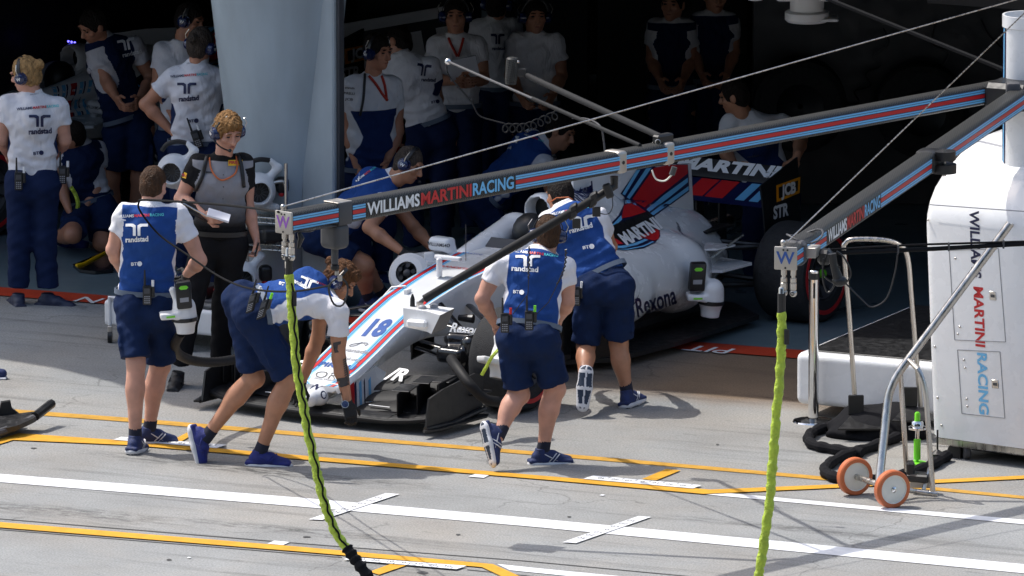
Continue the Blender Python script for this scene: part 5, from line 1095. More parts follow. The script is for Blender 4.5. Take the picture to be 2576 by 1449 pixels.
def person(label, d, J, face, top='vest', legs='shorts', skin='skin', hair='hair_brown', hairlen=0, headset=True, mic=0, shoe='shoe', toes=None, gloves=False, cat='person', group='pit crew', decals=None, belt=True, hemk=.80, tilt=None, curl=.55, feat=True, nolegs=False, collar=True, sleeve=.52, bun=False, solem='soledark', handn=None, armzone=None, fatk=.95, vox=.0115, bundle=None, soft=1):
    j = {k: (at(v[0], v[1], d+(v[2] if len(v) > 2 else 0)) if isinstance(v, tuple) else v) for k, v in J.items()}
    sh_, hp = (j['sr']-j['sl']).normalized(), (j['hr']-j['hl']).normalized(); pc = (j['hl']+j['hr'])/2; nk = j['nk']; up = (nk-pc).normalized()
    lat = (sh_-up*sh_.dot(up)).normalized(); n = lat.cross(up); toC = (CAM-pc).normalized()
    if n.dot(toC+UZ*.35) < 0: n = -n                         # the side of the trunk the camera looks at
    hd = j['hd']; hu, hf, hl_ = head_frame(hd, nk, face, tilt)
    fvec = V(face); facing_cam = n.dot(fvec) > 0; bk = -n if facing_cam else n
    tl = (nk-pc).length; chest = pc+up*tl*.70; waist = pc+up*tl*.30; F = fatk
    def trunk(s, g, full=True):
        for q, a in ((-1, 'l'), (1, 'r')):
            H_, W_, C_ = pc+hp*q*.082*F, waist+lat*q*.070*F, chest+lat*q*.085*F
            s.cone(H_-up*.03, W_, .112*F+g, .106*F+g, fl=(n, .88)); s.cone(W_, C_, .106*F+g, .109*F+g, fl=(n, .92)); s.cone(C_, j['s'+a]-lat*q*.04-up*.02, .104*F+g, .062+g)
            s.cone(nk-up*.035, j['s'+a]-lat*q*.02, .058+g, .058+g)
        s.cone(pc, chest, .098*F+g, .105*F+g); s.cone(chest, nk-up*.045, .10+g, .058+g); s.ell(chest+bk*.03, (.125+g, .12+g, .16+g), k=.06)
    toe = toes or {}
    # ---------------- body: one continuous skin surface
    b = SDF(vox, .03); trunk(b, -.045)
    for a in 'lr':
        q = -1 if a == 'l' else 1; S_, E_, W_ = j['s'+a], j['e'+a], j['w'+a]
        b.cone(S_, E_, .052, .043, k=.03); b.ell(S_*.5+E_*.5+fvec*.008, (.046, .046, .085), ((E_-S_).orthogonal(), (E_-S_).cross((E_-S_).orthogonal()), E_-S_), k=.03); b.cone(E_, E_*.68+W_*.32, .043, .046, k=.02); b.cone(E_*.68+W_*.32, W_, .0455, .0285, k=.02)
        if not nolegs:
            H_ = pc+hp*q*.095-up*.09; K_, A_ = j['k'+a], j['a'+a]; b.cone(H_, K_, .085, .061, k=.03)
            if legs == 'shorts':
                ax_ = (A_-K_).normalized(); tt = toe.get(a, -bk); bb = -(tt-ax_*tt.dot(ax_)).normalized()
                b.cone(K_, K_*.65+A_*.35, .058, .055, k=.02); b.cone(K_*.65+A_*.35+bb*.010, A_, .057, .036, k=.02); b.ell(K_*.70+A_*.30+bb*.024, (.048, .048, .115), (ax_.orthogonal(), ax_.cross(ax_.orthogonal()), ax_), k=.04); b.ell(K_-bb*.025, (.042, .042, .05), k=.03)
                b.cone(A_, A_-ax_*-.03, .034, .036, k=.02)
    b.cone(nk-up*.05, hd-hu*.05-hf*.012, .062, .054, k=.03)
    bm_ = sdf_mb(b, M[skin])
    h = SDF(.0062, .02); h.ell(hd-hf*.012+hu*.012, (.074, .094, .098), (hl_, hf, hu)); h.ell(hd+hf*.022-hu*.055, (.058, .066, .062), (hl_, hf, hu), k=.03); h.ell(hd+hf*.058-hu*.097, (.026, .024, .02), (hl_, hf, hu), k=.03)
    h.cone(hd-hu*.03-hf*.015, hd-hu*.13-hf*.02, .056, .055, k=.03)
    if feat:
        h.cone(hd+hf*.082+hu*.012, hd+hf*.106-hu*.030, .0095, .0145, k=.012); h.ell(hd+hf*.092-hu*.034, (.021, .012, .010), (hl_, hf, hu), k=.008)
        for q in (-1, 1): h.ell(hd+hf*.083+hl_*q*.033+hu*.008, (.017, .016, .013), (hl_, hf, hu), k=.012, sub=True); h.ell(hd+hf*.078+hl_*q*.032+hu*.028, (.026, .014, .009), (hl_, hf, hu), k=.012); h.ell(hd+hf*.058+hl_*q*.042-hu*.025, (.024, .02, .02), (hl_, hf, hu), k=.015)
        h.ell(hd+hf*.084-hu*.062, (.024, .012, .009), (hl_, hf, hu), k=.01); h.ell(hd+hf*.096-hu*.058, (.026, .01, .0022), (hl_, hf, hu), k=.004, sub=True)
    for q in (-1, 1): h.ell(hd+hl_*q*.077-hu*.008-hf*.012, (.010, .022, .034), (hl_, hf, hu), k=.01)
    sdf_mb(h, M[skin], mb=bm_)
    if feat:
        for q in (-1, 1):
            e = hd+hf*.0735+hl_*q*.033+hu*.008; bm_.ball(e+hf*.004-hu*.001, (.0145, .010, .0062), M['eye'], (hl_, hf, hu), n=8); bm_.ball(e+hf*.0145+hu*.0225, (.021, .006, .0042), M[hair], (hl_, hf, hu), n=8); bm_.ball(e+hf*.008+hu*.0095, (.0165, .0065, .0038), M[skin], (hl_, hf, hu), n=8)
        bm_.ball(hd+hf*.0905-hu*.0645, (.019, .006, .0045), M['lip'], (hl_, hf, hu), n=8)
    gls = []
    for a in 'lr':
        q = -1 if a == 'l' else 1; W_ = j['w'+a]; dv = j.get('f'+a); dv = (dv-W_) if dv is not None else (W_-j['e'+a]); dv = dv.normalized(); nn = V(handn[a]) if handn and a in handn else (-fvec*.3-lat*q*.9); nn = (nn-dv*nn.dot(dv)).normalized(); ll = dv.cross(nn)
        if ll.dot(fvec+UZ*.4) < 0: ll = -ll
        s = SDF(.0048, .01); s.cone(W_-dv*.03, W_+dv*.005, .0275, .026, k=.012); hand(s, W_+dv*.008, dv, nn, ll, curl, 1.04 if gloves else 1.0)
        gl = MB(); gls.append(gl); sdf_mb(s, M['glove'] if gloves else M[skin], mb=gl if gloves else bm_)
    if bundle: bundle(bm_, bm_.bvh())
    base = V((pc.x, pc.y, 0)) if nolegs else V(((j['al'].x+j['ar'].x)/2, (j['al'].y+j['ar'].y)/2, 0))
    o = bm_.build('person', loc=base, ang=180, fix=False, label=label, cat=cat, group=group)
    if gloves:
        for gl in gls: gl.build('glove', o, ang=180, fix=False)
    # ---------------- shirt
    s = SDF(.0095, .045); trunk(s, 0.0)
    cutp = pc-up*.012; s.pr = [((lambda P, f=f: np.maximum(f(P), -(P-np.array(cutp)) @ np.array(up))), lo, hi, k) for f, lo, hi, k in s.pr]
    for a in 'lr':
        S_, E_ = j['s'+a], j['e'+a]; e = (E_-S_).normalized(); C_ = S_+(E_-S_)*sleeve; s.cone(S_, S_+(E_-S_)*(sleeve+.2), .062, .068, k=.045, cut=(C_, e))
    if collar: s.cone(nk-up*.03, nk+up*.022+(hd-nk).normalized()*.012, .071, .064, k=.012, cut=(nk+up*.03, up))
    def wrk(P): 
        x, y, z = P[..., 0], P[..., 1], P[..., 2]
        return soft*(.0028*np.sin(x*38+z*21+2*np.sin(z*17+y*9))+.0022*np.sin(z*55+x*13+1.5*np.sin(x*23)) + .0016*np.sin(z*83-x*49+y*30))
    def wrk2(P):
        r_ = P-np.array(pc); tt_ = (r_ @ np.array(up))/tl; uu = r_ @ np.array(lat)
        fold = np.exp(-((tt_-.16)/.15)**2)*np.sin(tt_*tl*95+3.2*np.sin(uu*9+1)+pc.x*7)+.6*np.exp(-((tt_-.62)/.2)**2)*np.sin(tt_*tl*60-np.abs(uu)*70+pc.x*5)
        return wrk(P)+soft*.0042*fold
    sm = sdf_mb(s, M[top], wrk2); A = np.array([list(p) for p in sm.v]); rel = A-np.array(pc); t = rel @ np.array(up)/tl; u = np.abs(rel @ np.array(lat)); 
    arm = np.full(len(A), 9.0)
    for a in 'lr':
        S_, E_ = np.array(j['s'+a]), np.array(j['e'+a]); ba = E_-S_; hh = np.clip(((A-S_) @ ba)/(ba @ ba), -.2, 1); q = -1 if a == 'l' else 1
        da = np.linalg.norm(A-S_-np.outer(hh, ba), axis=1); ax = (A-S_) @ np.array(ba/np.linalg.norm(ba)); arm = np.minimum(arm, np.where(da < .085, .012-ax, 9))
    tri = np.clip(1-np.abs(t-.38)/.34, 0, 1); side = u-(.205-.052*tri)
    if top in ('vest', 'vest_shaded'): z1 = np.maximum(np.maximum(side, -arm), u-.175)
    elif top == 'vestdark': z1 = np.maximum(np.maximum(t-.66, -arm), np.where(t < .66, u-(.2-.1*tri), -1))
    elif top == 'shirt': z1 = np.minimum(u-(.205-.06*tri), .5-t)
    else: z1 = np.maximum(-arm, u-.20)
    z2 = (A-np.array(nk)) @ np.array(up)+.008
    sm.attrs['zone'] = z1.astype(np.float32); sm.attrs['zone2'] = (z2 if collar else z2*0-1).astype(np.float32); sm.attrs['grad'] = t.astype(np.float32)
    if decals: decals(sm, sm.bvh())
    sm.build('shirt', o, ang=180, fix=False)
    # ---------------- shorts or trousers
    if not nolegs:
        cl = {'shorts': 'navy', 'trousers': 'trouser', 'black': 'black_cloth'}[legs]; s = SDF(.0105, .035); pel = set()
        for q, a in ((-1, 'l'), (1, 'r')):
            H_ = pc+hp*q*.096*F-up*.08; K_, A_ = j['k'+a], j['a'+a]; s.cone(pc+hp*q*.08*F+up*.02, H_, .110*F, .110*F, fl=(n, .92)); s.ell(pc+hp*q*.07-up*.10+bk*.035, (.105, .105, .12), k=.05); pel |= {len(s.pr)-1, len(s.pr)-2}
            if legs == 'shorts':
                kk = (K_-H_).normalized(); s.cone(H_, H_+(K_-H_)*(hemk+.25), .106*F, .092, k=.03, cut=(H_+(K_-H_)*hemk, kk)); s.cone(H_+(K_-H_)*(hemk-.07), H_+(K_-H_)*(hemk+.1), .0985, .097, k=.006, cut=(H_+(K_-H_)*hemk, kk))
                o_ = (hp*q-kk*kk.dot(hp*q)).normalized(); s.box(H_+(K_-H_)*(hemk*.62)+o_*.086, (.014, .07, .075), (o_, o_.cross(kk), kk), r=.012, k=.012)
            else: s.cone(H_, K_, .112*F, .082, k=.03); s.cone(K_, A_+(K_-A_)*.12, .082, .070, k=.03, cut=(A_+(K_-A_)*.14, A_-K_))
        ct = pc+up*.022; s.pr = [((lambda P, f=f: np.maximum(f(P), (P-np.array(ct)) @ np.array(up))) if (up.z > .8 or i_ in pel) else f, lo, hi, k) for i_, (f, lo, hi, k) in enumerate(s.pr)]
        sdf_mb(s, M[cl], wrk).build('shorts' if legs == 'shorts' else 'trousers', o, ang=180, fix=False)
        if belt:
            rr = [[pc+up*h_+lat*math.cos(a_)*(.208*F+g_)+n*math.sin(a_)*(.117*F+g_) for a_ in [i*math.pi/18 for i in range(36)]] for h_, g_ in ((-.004, 0), (-.004, .006), (.028, .006), (.028, 0))]
            MB().loft(rr, M['belt'] if legs != 'black' else M['black'], cap=False).build('belt', o)
        # ---------------- shoes and socks
        for a in 'lr':
            A_, K_ = j['a'+a], j['k'+a]; tt = toe.get(a, -bk).normalized(); u_ = (K_-A_); u_ = (u_-tt*u_.dot(tt)).normalized(); la = tt.cross(u_).normalized(); f = lambda x, y, z: A_+tt*x+la*y+u_*z
            s = SDF(.0065, .02); s.cone(f(-.035, 0, -.045), f(.06, 0, -.045), .040, .044, fl=(la, .95)); s.cone(f(.06, 0, -.048), f(.165, .0, -.062), .042, .028, fl=(u_, .9)); s.cone(f(0, 0, -.045), f(-.008, 0, .012), .044, .042, k=.02, cut=(f(0, 0, .012), u_)); s.box(f(.05, 0, -.070), (.145, .042, .014), (tt, la, u_), r=.013, k=.01)
            flat = shoe == 'flat'
            sm2 = sdf_mb(s, M[shoe]); so = sm2
            if not flat:
                for q in (-1, 1):
                    for c_ in ((.0, -.02, .09, -.065), (.03, -.07, .08, -.015), (.055, -.07, .10, -.02)): so.tube([f(c_[0], q*.041, c_[1]), f((c_[0]+c_[2])/2, q*.0445, (c_[1]+c_[3])/2), f(c_[2], q*.0385, c_[3])], .0042, M['sole'] if shoe == 'shoe' else M[shoe], 5)
                for x in (.03, .055, .08, .105): so.tube([f(x, -.022, -.012-x*.25), f(x+.006, 0, -.002-x*.28), f(x, .022, -.012-x*.25)], .004, M[shoe], 5)
            shp = so.build('shoe', o, ang=180, fix=False)
            s = SDF(.0062, .012); s.cone(f(-.05, 0, -.088), f(.05, 0, -.088), .049, .048, fl=(u_, .55)); s.cone(f(.05, 0, -.088), f(.165, 0, -.084), .052, .043, fl=(u_, .5)); 
            sl_ = sdf_mb(s, M['sole'] if shoe not in ('shoeblack', 'flat') else M[shoe])
            if shoe == 'shoe' and solem:
                dk = sl_.mi(M[solem])
                for i_, f_ in enumerate(sl_.f):
                    c_ = (sl_.v[f_[0]]+sl_.v[f_[2]])/2-A_; lx_, ly_, lz_ = c_.dot(tt), c_.dot(la), c_.dot(u_)
                    if lz_ < -.101 and not (abs(ly_) < .006 or abs((lx_*9) % 1-.5) < .1): sl_.m[i_] = dk
            sl_.build('sole', shp, ang=180, fix=False)
            if legs == 'shorts': MB().tube([A_-(K_-A_).normalized()*.025, A_+(K_-A_).normalized()*.06], [.043, .0415], M['sock'], 16).build('sock', o)
    # ---------------- hair and headset
    def hn(P): return (.0018+.0045*max(hairlen, 0))*(np.sin(P[..., 0]*150+3*np.sin(P[..., 2]*60))*np.sin(P[..., 2]*130+P[..., 1]*90))+.002*np.sin(P[..., 0]*61+P[..., 1]*77+P[..., 2]*45)
    s = SDF(.0065, .02); g = .006+.010*hairlen; s.ell(hd-hf*.016+hu*.020, (.076+g, .094+g, .098+g), (hl_, hf, hu)); s.ell(hd-hf*.045-hu*.03, (.066+g*.5, .055+g, .075), (hl_, hf, hu))
    if hairlen > .4: s.ell(hd+hf*.05+hu*.085, (.055, .045, .035), (hl_, hf, hu))
    if bun: s.ell(hd-hf*.122+hu*.05, (.036, .036, .038), (hl_, hf, hu), k=.012)
    s.ell(hd+hf*.115-hu*.045, (.12, .085, .105), (hl_, hf, hu), sub=True, k=.012); s.box(hd-hu*.16, (.2, .2, .07), (hl_, hf, hu), sub=True, k=.01)
    sdf_mb(s, M[hair], hn).build('hair', o, ang=180, fix=False)
    if headset:
        hs = MB(); arc = [hd+hl_*math.cos(a)*.094+hu*(math.sin(a)*.122-.002)-hf*.004 for a in [math.pi*i/14 for i in range(15)]]; hs.loft([[p-hf*.012, p+hf*.012, p+hf*.012+(p-hd)*.06, p-hf*.012+(p-hd)*.06] for p in arc], M['black']); ho = hs.build('headset', o)
        for q in (-1, 1):
            c = hd+hl_*q*.083-hu*.012-hf*.006; k = MB(); k.lathe([(0, .040), (.022, .038), (.036, .03), (.043, .012), (.043, .004), (.047, .003), (.047, -.012), (.03, -.016)], c, hl_*q, M['cup'], 24); k.text('W', c+hl_*q*.0405, hf*-q, hu, .03, M['bwhite'], bold=.03); k.tube([c+hl_*q*.03+hu*.015, c+hl_*q*.044+hu*.06, c+hl_*q*.02+hu*.10], .0035, M['steel'], 5); k.build('ear_cup', ho)
        if mic:
            c = hd+hl_*mic*.105-hu*.025; MB().tube(bez(c, c+hf*.06-hu*.05, hd+hf*.115-hu*.075+hl_*mic*.03, 6), .005, M['black'], 6).ball(hd+hf*.115-hu*.075+hl_*mic*.025, .013, M['black'], n=8).build('microphone', ho)
    return o, j, dict(pc=pc, up=up, lat=lat, n=n, nk=nk, hd=hd, hu=hu, hf=hf, hl=hl_)
def radio(P_, X_, Y_, label, cap='bwhite'):
    """hand-held radio hanging on a belt: X across, Y up along the body"""
    X_, Y_ = V(X_).normalized(), V(Y_).normalized(); N_ = X_.cross(Y_).normalized()
    o = MB().box(P_, (.054, .034, .125), M['black'], (X_, N_*-1, Y_), bev=.008, seg=2).build('two_way_radio', loc=P_, label=label, cat='radio', group='two way radios on belts')
    mb = MB().box(P_+N_*.018+Y_*.028, (.036, .003, .032), M['dgrey'], (X_, N_*-1, Y_), bev=.001)
    for r_ in range(4):
        for c_ in range(3): mb.box(P_+N_*.018+X_*(c_-1)*.013-Y_*(.008+r_*.013), (.009, .003, .006), M['greytext'], (X_, N_*-1, Y_), bev=0)
    mb.build('keypad', o); MB().tube([P_+X_*-.014+Y_*.06, P_+X_*-.014+Y_*.16], [.008, .005], M['black'], 8).build('antenna', o)
    MB().box(P_+X_*.036+Y_*.02-N_*.004, (.024, .028, .07), M['black'], (X_, N_*-1, Y_), bev=.006).cyl(P_+X_*.036+Y_*.055, P_+X_*.037+Y_*.095, .009, M[cap], 10).build('plug', o)
    return o
def back_set(p, wm, fk, rs, bt, c='bwhite', hk=None):
    """the team back print, each given as two ends in the photo"""
    def f(mb, bv):
        if wm: wmr(mb, bv, wm[0], wm[1], wm[2], c)
        if fk: forklogo(mb, bv, fk[0], fk[1], fk[2], M[c], *(fk[3:]))
        if rs: stamp_text(mb, bv, 'randstad', rs[0], rs[1], rs[2], M[c], bold=.035)
        if bt: stamp_text(mb, bv, 'BT', bt[0], bt[1], bt[2], M[c], bold=.03); w = (bt[1][0]-bt[0][0]); cx = bt[1][0]+w*.42; cy = bt[1][1]+(bt[1][1]-bt[0][1])*.4; stamp(mb, bv, blob((cx, cy), abs(w)*.36+1), M[c], .004, 6)
        if hk: stamp_text(mb, bv, 'HACKETT', hk[0], hk[1], hk[2], M[c], bold=0)
    return f
X0, TOW, AWAY = V((1, 0, 0)), V((0, -1, 0)), V((0, 1, 0))
# ------------------------------------------------------------------ the crew, joints read from the photo (x, y, metres behind the reference plane)
# 1 mechanic, back to us, left
d = G(380, 1128).y
o1, j1, f1 = person('mechanic with his back to us in blue vest holding a white blower at his hip', d, dict(hd=(386, 466, .06), nk=(378, 512), sl=(312, 538), sr=(450, 540), el=(284, 628, .02), er=(503, 655, .0), wl=(312, 690, .28), wr=(470, 690, .22), fl=(330, 700, .4), fr=(462, 704, .3), hl=(326, 736), hr=(410, 742), kl=(342, 915, -.12), kr=(402, 920, .12), al=(340, 1100, -.13), ar=(376, 1078, .15)),
    (.35, .93, -.1), hair='hair_brown', skin='skin_pale', headset=False, toes={'l': V((.25, 1, -.12)), 'r': V((.95, .3, -.1))}, gloves=True, hemk=.9,
    decals=back_set(None, ((292, 545), (412, 540), 7), ((344, 578), 56, 30), ((316, 604), (373, 601), 13), ((330, 665), (345, 664), 8), hk=((348, 517), (374, 515), 4)))
radio(at(370, 742, d-.145), X0, UZ, 'black two way radio on the belt of the mechanic at left')
# 2 tyre man with clipboard, facing us
d = G(446, 972).y
def dec2(mb, bv):
    stamp(mb, bv, [(574, 403), (610, 402), (610, 416), (574, 417)], M['yel'], .004); stamp_text(mb, bv, 'PIRELLI', (576, 409.5), (608, 409), 7, M['red'], lift=.006); stamp_text(mb, bv, 'ISUZU', (580, 422), (600, 422), 4, M['greytext'], 0)
    stamp(mb, bv, [(446, 425), (471, 436), (468, 450), (444, 440)], M['yel'], .004); stamp_text(mb, bv, 'PIRELLI', (447, 434), (469, 443), 6, M['red'], lift=.006); stamp(mb, bv, [(518, 431), (536, 432), (536, 436), (518, 435)], M['black'], .004)
    for x, y in ((562, 440), (562, 470), (561, 500), (560, 530)): stamp(mb, bv, blob((x, y), 1.6), M['dgrey'], .005, 5)
    for pts in ([(521, 392), (514, 420), (508, 445), (492, 478)], [(592, 378), (603, 400), (609, 425), (614, 470)]):
        q = [cast(bv, x, y)[0] for x, y in spline([V((x, y, 0)) for x, y in pts], 4) for x, y in ((x, y),)] if False else [cast(bv, p.x, p.y)[0] for p in spline([V((x, y, 0)) for x, y in pts], 4)]
        q = [p+V((0, -.012, 0)) for p in q if p is not None]
        if len(q) > 2: mb.tube(q, .013, M['black'], 8)
    q = [cast(bv, p.x, p.y)[0] for p in spline([V((x, y, 0)) for x, y in ((527, 396), (530, 420), (540, 440), (556, 452), (574, 448), (592, 435), (597, 415), (594, 392))], 4)]
    q = [p+V((0, -.01, 0)) for p in q if p is not None]
    if len(q) > 2: mb.tube(q, .006, M['lanyard'], 6)
o2, j2, f2 = person('man in grey fading to black shirt and black trousers writing on a pad, headset on', d, dict(hd=(574, 330, -.05), nk=(560, 398), sl=(497, 412), sr=(616, 412, .05), el=(455, 500, .02), er=(622, 520, .08), wl=(513, 543, -.22), wr=(642, 592, .02), fl=(540, 549, -.3), fr=(650, 628, 0), hl=(517, 588), hr=(586, 588, .02), kl=(478, 762, -.03), kr=(566, 765, .12), al=(448, 940, 0), ar=(552, 920, .28)),
    (.42, -.85, -.55), top='greyshirt', legs='black', skin='skin_pale', hair='hair_fair', hairlen=1, mic=-1, shoe='shoeblack', toes={'l': V((-.1, -1, -.05)), 'r': V((.3, -1, -.05))}, decals=dec2, tilt=(.16, -.36, .92), curl=.8, soft=.8, fatk=.9)
pp = at(550, 542, d-.36); MB().box(pp, (.15, .10, .016), M['paper'], (V((.95, .0, -.3)).normalized(), V((.1, .95, .3)).normalized(), V((.3, -.35, .9)).normalized()), bev=.003).build('note_pad', loc=pp, label='small white note pad in the hand of the grey shirted man', cat='notepad')
pq = at(490, 530, d-.22); MB().box(pq, (.21, .15, .012), M['black'], (V((.86, .1, -.5)).normalized(), V((.1, .95, .2)).normalized(), V((.5, -.2, .85)).normalized()), bev=.004).tube([pq+V((-.08, -.05, .06)), pq+V((.11, -.05, -.045))], .006, M['steel'], 6).build('clipboard', loc=pq, label='black folder under the forearm of the grey shirted man', cat='folder')
MB().tube([at(651, 610, d-.04), at(641, 645, d-.05)], .006, M['black'], 6).build('pen', loc=at(645, 628, d), label='black pen hanging from the fingers of the grey shirted man', cat='pen')
radio(at(505, 345, -1.05), (.8, 0, -.5), (.4, 0, .9), 'black two way radio behind the head of the curly haired man') if False else None
# 3 tattooed mechanic crouching at the front wing
d = G(690, 1170).y
def dec3(mb, bv):
    stamp_text(mb, bv, 'randstad', (833, 728), (770, 702), 11, M['bwhite'], .035) if False else None
    forklogo(mb, bv, (776, 712), 46, 22, M['bwhite'], .38); stamp_text(mb, bv, 'randstad', (735, 703), (778, 726), 11, M['bwhite'], .035); wmr(mb, bv, (772, 699), (838, 727), 4); stamp_text(mb, bv, 'BT', (702, 712), (716, 716), 8, M['bwhite'])
def tat3(mb, bv):
    stamp(mb, bv, [(838, 862), (858, 858), (857, 866), (850, 868), (849, 880), (853, 886), (842, 888), (846, 870), (838, 868)], M['tattoo'], .0015, 6)
    for i in range(9): y = 905+i*5.5; stamp(mb, bv, [(862+i*.6, y), (870+i*.3, y-5), (871+i*.3, y-2), (863+i*.6, y+3)], M['tattoo'], .0015, 5)
    stamp(mb, bv, [(868, 898), (874, 925), (878, 955), (875, 955), (870, 925)], M['tattoo'], .0015, 6); stamp(mb, bv, [(842, 953), (882, 947), (884, 966), (866, 964), (858, 975), (845, 968)], M['tattoo'], .0015, 6); stamp(mb, bv, [(853, 982), (858, 976), (862, 996), (858, 1002)], M['tattoo'], .0015, 6)
o3, j3, f3 = person('tattooed mechanic crouching low over the front wing, back bent, gloved hand on the wing', d, dict(hd=(858, 704, .12), nk=(828, 733, .12), sl=(812, 722, .34), sr=(850, 782, -.08), el=(800, 850, .5), er=(852, 900, -.06), wl=(760, 960, .5), wr=(874, 1008, -.05), fl=(750, 990, .5), fr=(884, 1050, -.07), hl=(632, 742, .14), hr=(676, 800, -.1), kl=(640, 948, .06), kr=(728, 952, -.04), al=(520, 1098, .10), ar=(655, 1136, .0)),
    (.75, -.25, -.6), hair='hair_ginger', hairlen=.7, bun=True, skin='skin_tan', mic=0, shoe='shoeblue', toes={'l': V((.22, -.18, -.95)), 'r': V((1, -.12, -.02))}, gloves=True, decals=dec3, bundle=tat3, tilt=(.45, -.1, .6), hemk=.92, fatk=1.04)
radio(at(634, 762, d-.23), (.72, -.3, .35), (.25, 0, 1), 'black two way radio on the crouching mechanic, the one with the white plug')
radio(at(662, 778, d-.25), (.72, -.3, .35), (.3, 0, 1), 'black two way radio on the crouching mechanic, the one with the lime plug', 'limep')
MB().lathe([(.0, .007), (.02, .006), (.022, 0)], at(868, 1017, d-.105), (0, -1, .4), M['cup'], 18).lathe([(.021, .004), (.024, .004), (.024, -.002)], at(868, 1017, d-.105), (0, -1, .4), M['steel'], 18).build('wrist_watch', o3)
# 4 running mechanic in the middle
d = G(1375, 1166).y
o4, j4, f4 = person('mechanic seen from behind running to the front wheel, two radios on his belt', d, dict(hd=(1378, 588, .26), nk=(1352, 632, .2), sl=(1254, 668, .14), sr=(1424, 672, .16), el=(1212, 752, .1), er=(1428, 760, .14), wl=(1244, 812, .3), wr=(1408, 800, .3), fl=(1258, 850, .4), fr=(1400, 830, .42), hl=(1280, 822), hr=(1382, 826), kl=(1306, 990, -.02), kr=(1396, 978, .02), al=(1256, 1092, -.18), ar=(1366, 1132, 0)),
    (-.1, .95, -.3), hair='hair_brown', skin='skin_pale', mic=0, toes={'l': V((.22, -.35, -.92)), 'r': V((.9, .25, -.03))}, hemk=.88, tilt=(.05, .15, 1), fatk=.97,
    decals=back_set(None, ((1282, 630), (1404, 644), 6.5), ((1328, 656), 62, 28), ((1287, 675), (1354, 679), 13), ((1291, 734), (1306, 735), 8), hk=((1330, 606), (1356, 608), 4)))
radio(at(1270, 812, d-.16), X0, UZ, 'black two way radio on the running mechanic, the one with the red plug', 'red'); radio(at(1331, 806, d-.17), X0, UZ, 'black two way radio on the running mechanic, the one with the lime plug', 'limep')
for px in ([(1332, 620), (1331, 660), (1330, 700)], [(1424, 628), (1422, 665), (1410, 700), (1402, 715)]):
    q = spline([at(x, y, d-.145) for x, y in px], 10); MB().tube([p+V((.006*math.cos(i*2.2), 0, .004*math.sin(i*2.2))) for i, p in enumerate(q)], .0055, M['black'], 6).build('curly_cord', o4)
for px in ([(1330, 700), (1328, 740), (1290, 790)], [(1402, 715), (1380, 760), (1350, 790)]): MB().tube([at(x, y, d-.15) for x, y in px], .003, M['black'], 5).build('radio_lead', o4)
# 5 mechanic pushing at the cockpit
d = G(1585, 1022).y
o5, j5, f5 = person('dark haired mechanic seen from behind pushing the car at its cockpit, one foot lifted', d, dict(hd=(1408, 492, .32), nk=(1420, 520, .22), sl=(1380, 556, .22), sr=(1506, 548, .14), el=(1352, 640, .4), er=(1536, 620, .3), wl=(1365, 690, .62), wr=(1520, 640, .6), fl=(1380, 700, .75), fr=(1500, 640, .75), hl=(1462, 696), hr=(1552, 698), kl=(1474, 872, .05), kr=(1556, 862, .04), al=(1470, 960, -.26), ar=(1577, 985, .0)),
    (-.45, .85, -.2), hair='hair_dark', skin='skin_tan', headset=False, toes={'l': V((-.1, -.3, -.95)), 'r': V((.45, .9, -.02))}, hemk=.9, tilt=(-.1, .2, 1),
    decals=back_set(None, ((1385, 540), (1480, 520), 6.5), ((1466, 558), 64, 30, -.12), ((1432, 582), (1490, 566), 13), ((1466, 624), (1482, 621), 8), hk=((1396, 522), (1420, 514), 4)))
radio(at(1449, 745, d-.14), X0, UZ, 'black two way radio on the hip of the mechanic pushing the cockpit')
MB().tube([at(1385, 508, d+.12), at(1400, 498, d+.08), at(1430, 496, d+.08), at(1440, 502, d+.1)], .0045, M['lanyard'], 7).build('lanyard', o5)
# 6 mechanic leaning over from the far side
d = G(925, 797).y
def dec6(mb, bv):
    forklogo(mb, bv, (900, 440), 26, 34, M['bwhite'], -.3, .3); stamp_text(mb, bv, 'randstad', (866, 456), (896, 440), 8, M['bwhite'], .03); wmr(mb, bv, (900, 452), (945, 420), 5); stamp_text(mb, bv, 'BT', (822, 470), (838, 466), 8, M['bwhite'])
o6, j6, f6 = person('mechanic bending over the cockpit from the far side with black gloves and headset', d, dict(hd=(1030, 412, -.05), nk=(990, 446, 0), sl=(948, 452, .22), sr=(975, 498, -.12), el=(1040, 570, .2), er=(928, 572, -.25), wl=(1092, 628, .0), wr=(1012, 634, -.40), fl=(1115, 640, -.1), fr=(1040, 668, -.5), hl=(812, 560, .18), hr=(836, 590, -.14), kl=(912, 662, .1), kr=(918, 668, -.12), al=(962, 738, .25), ar=(925, 748, 0)),
    (.8, -.35, -.5), hair='hair_grey', skin='skin_tan', hairlen=-.3, mic=1, toes={'l': V((.9, -.4, -.03)), 'r': V((.8, -.6, -.03))}, gloves=True, decals=dec6, tilt=(.45, 0, .85), hemk=.75)
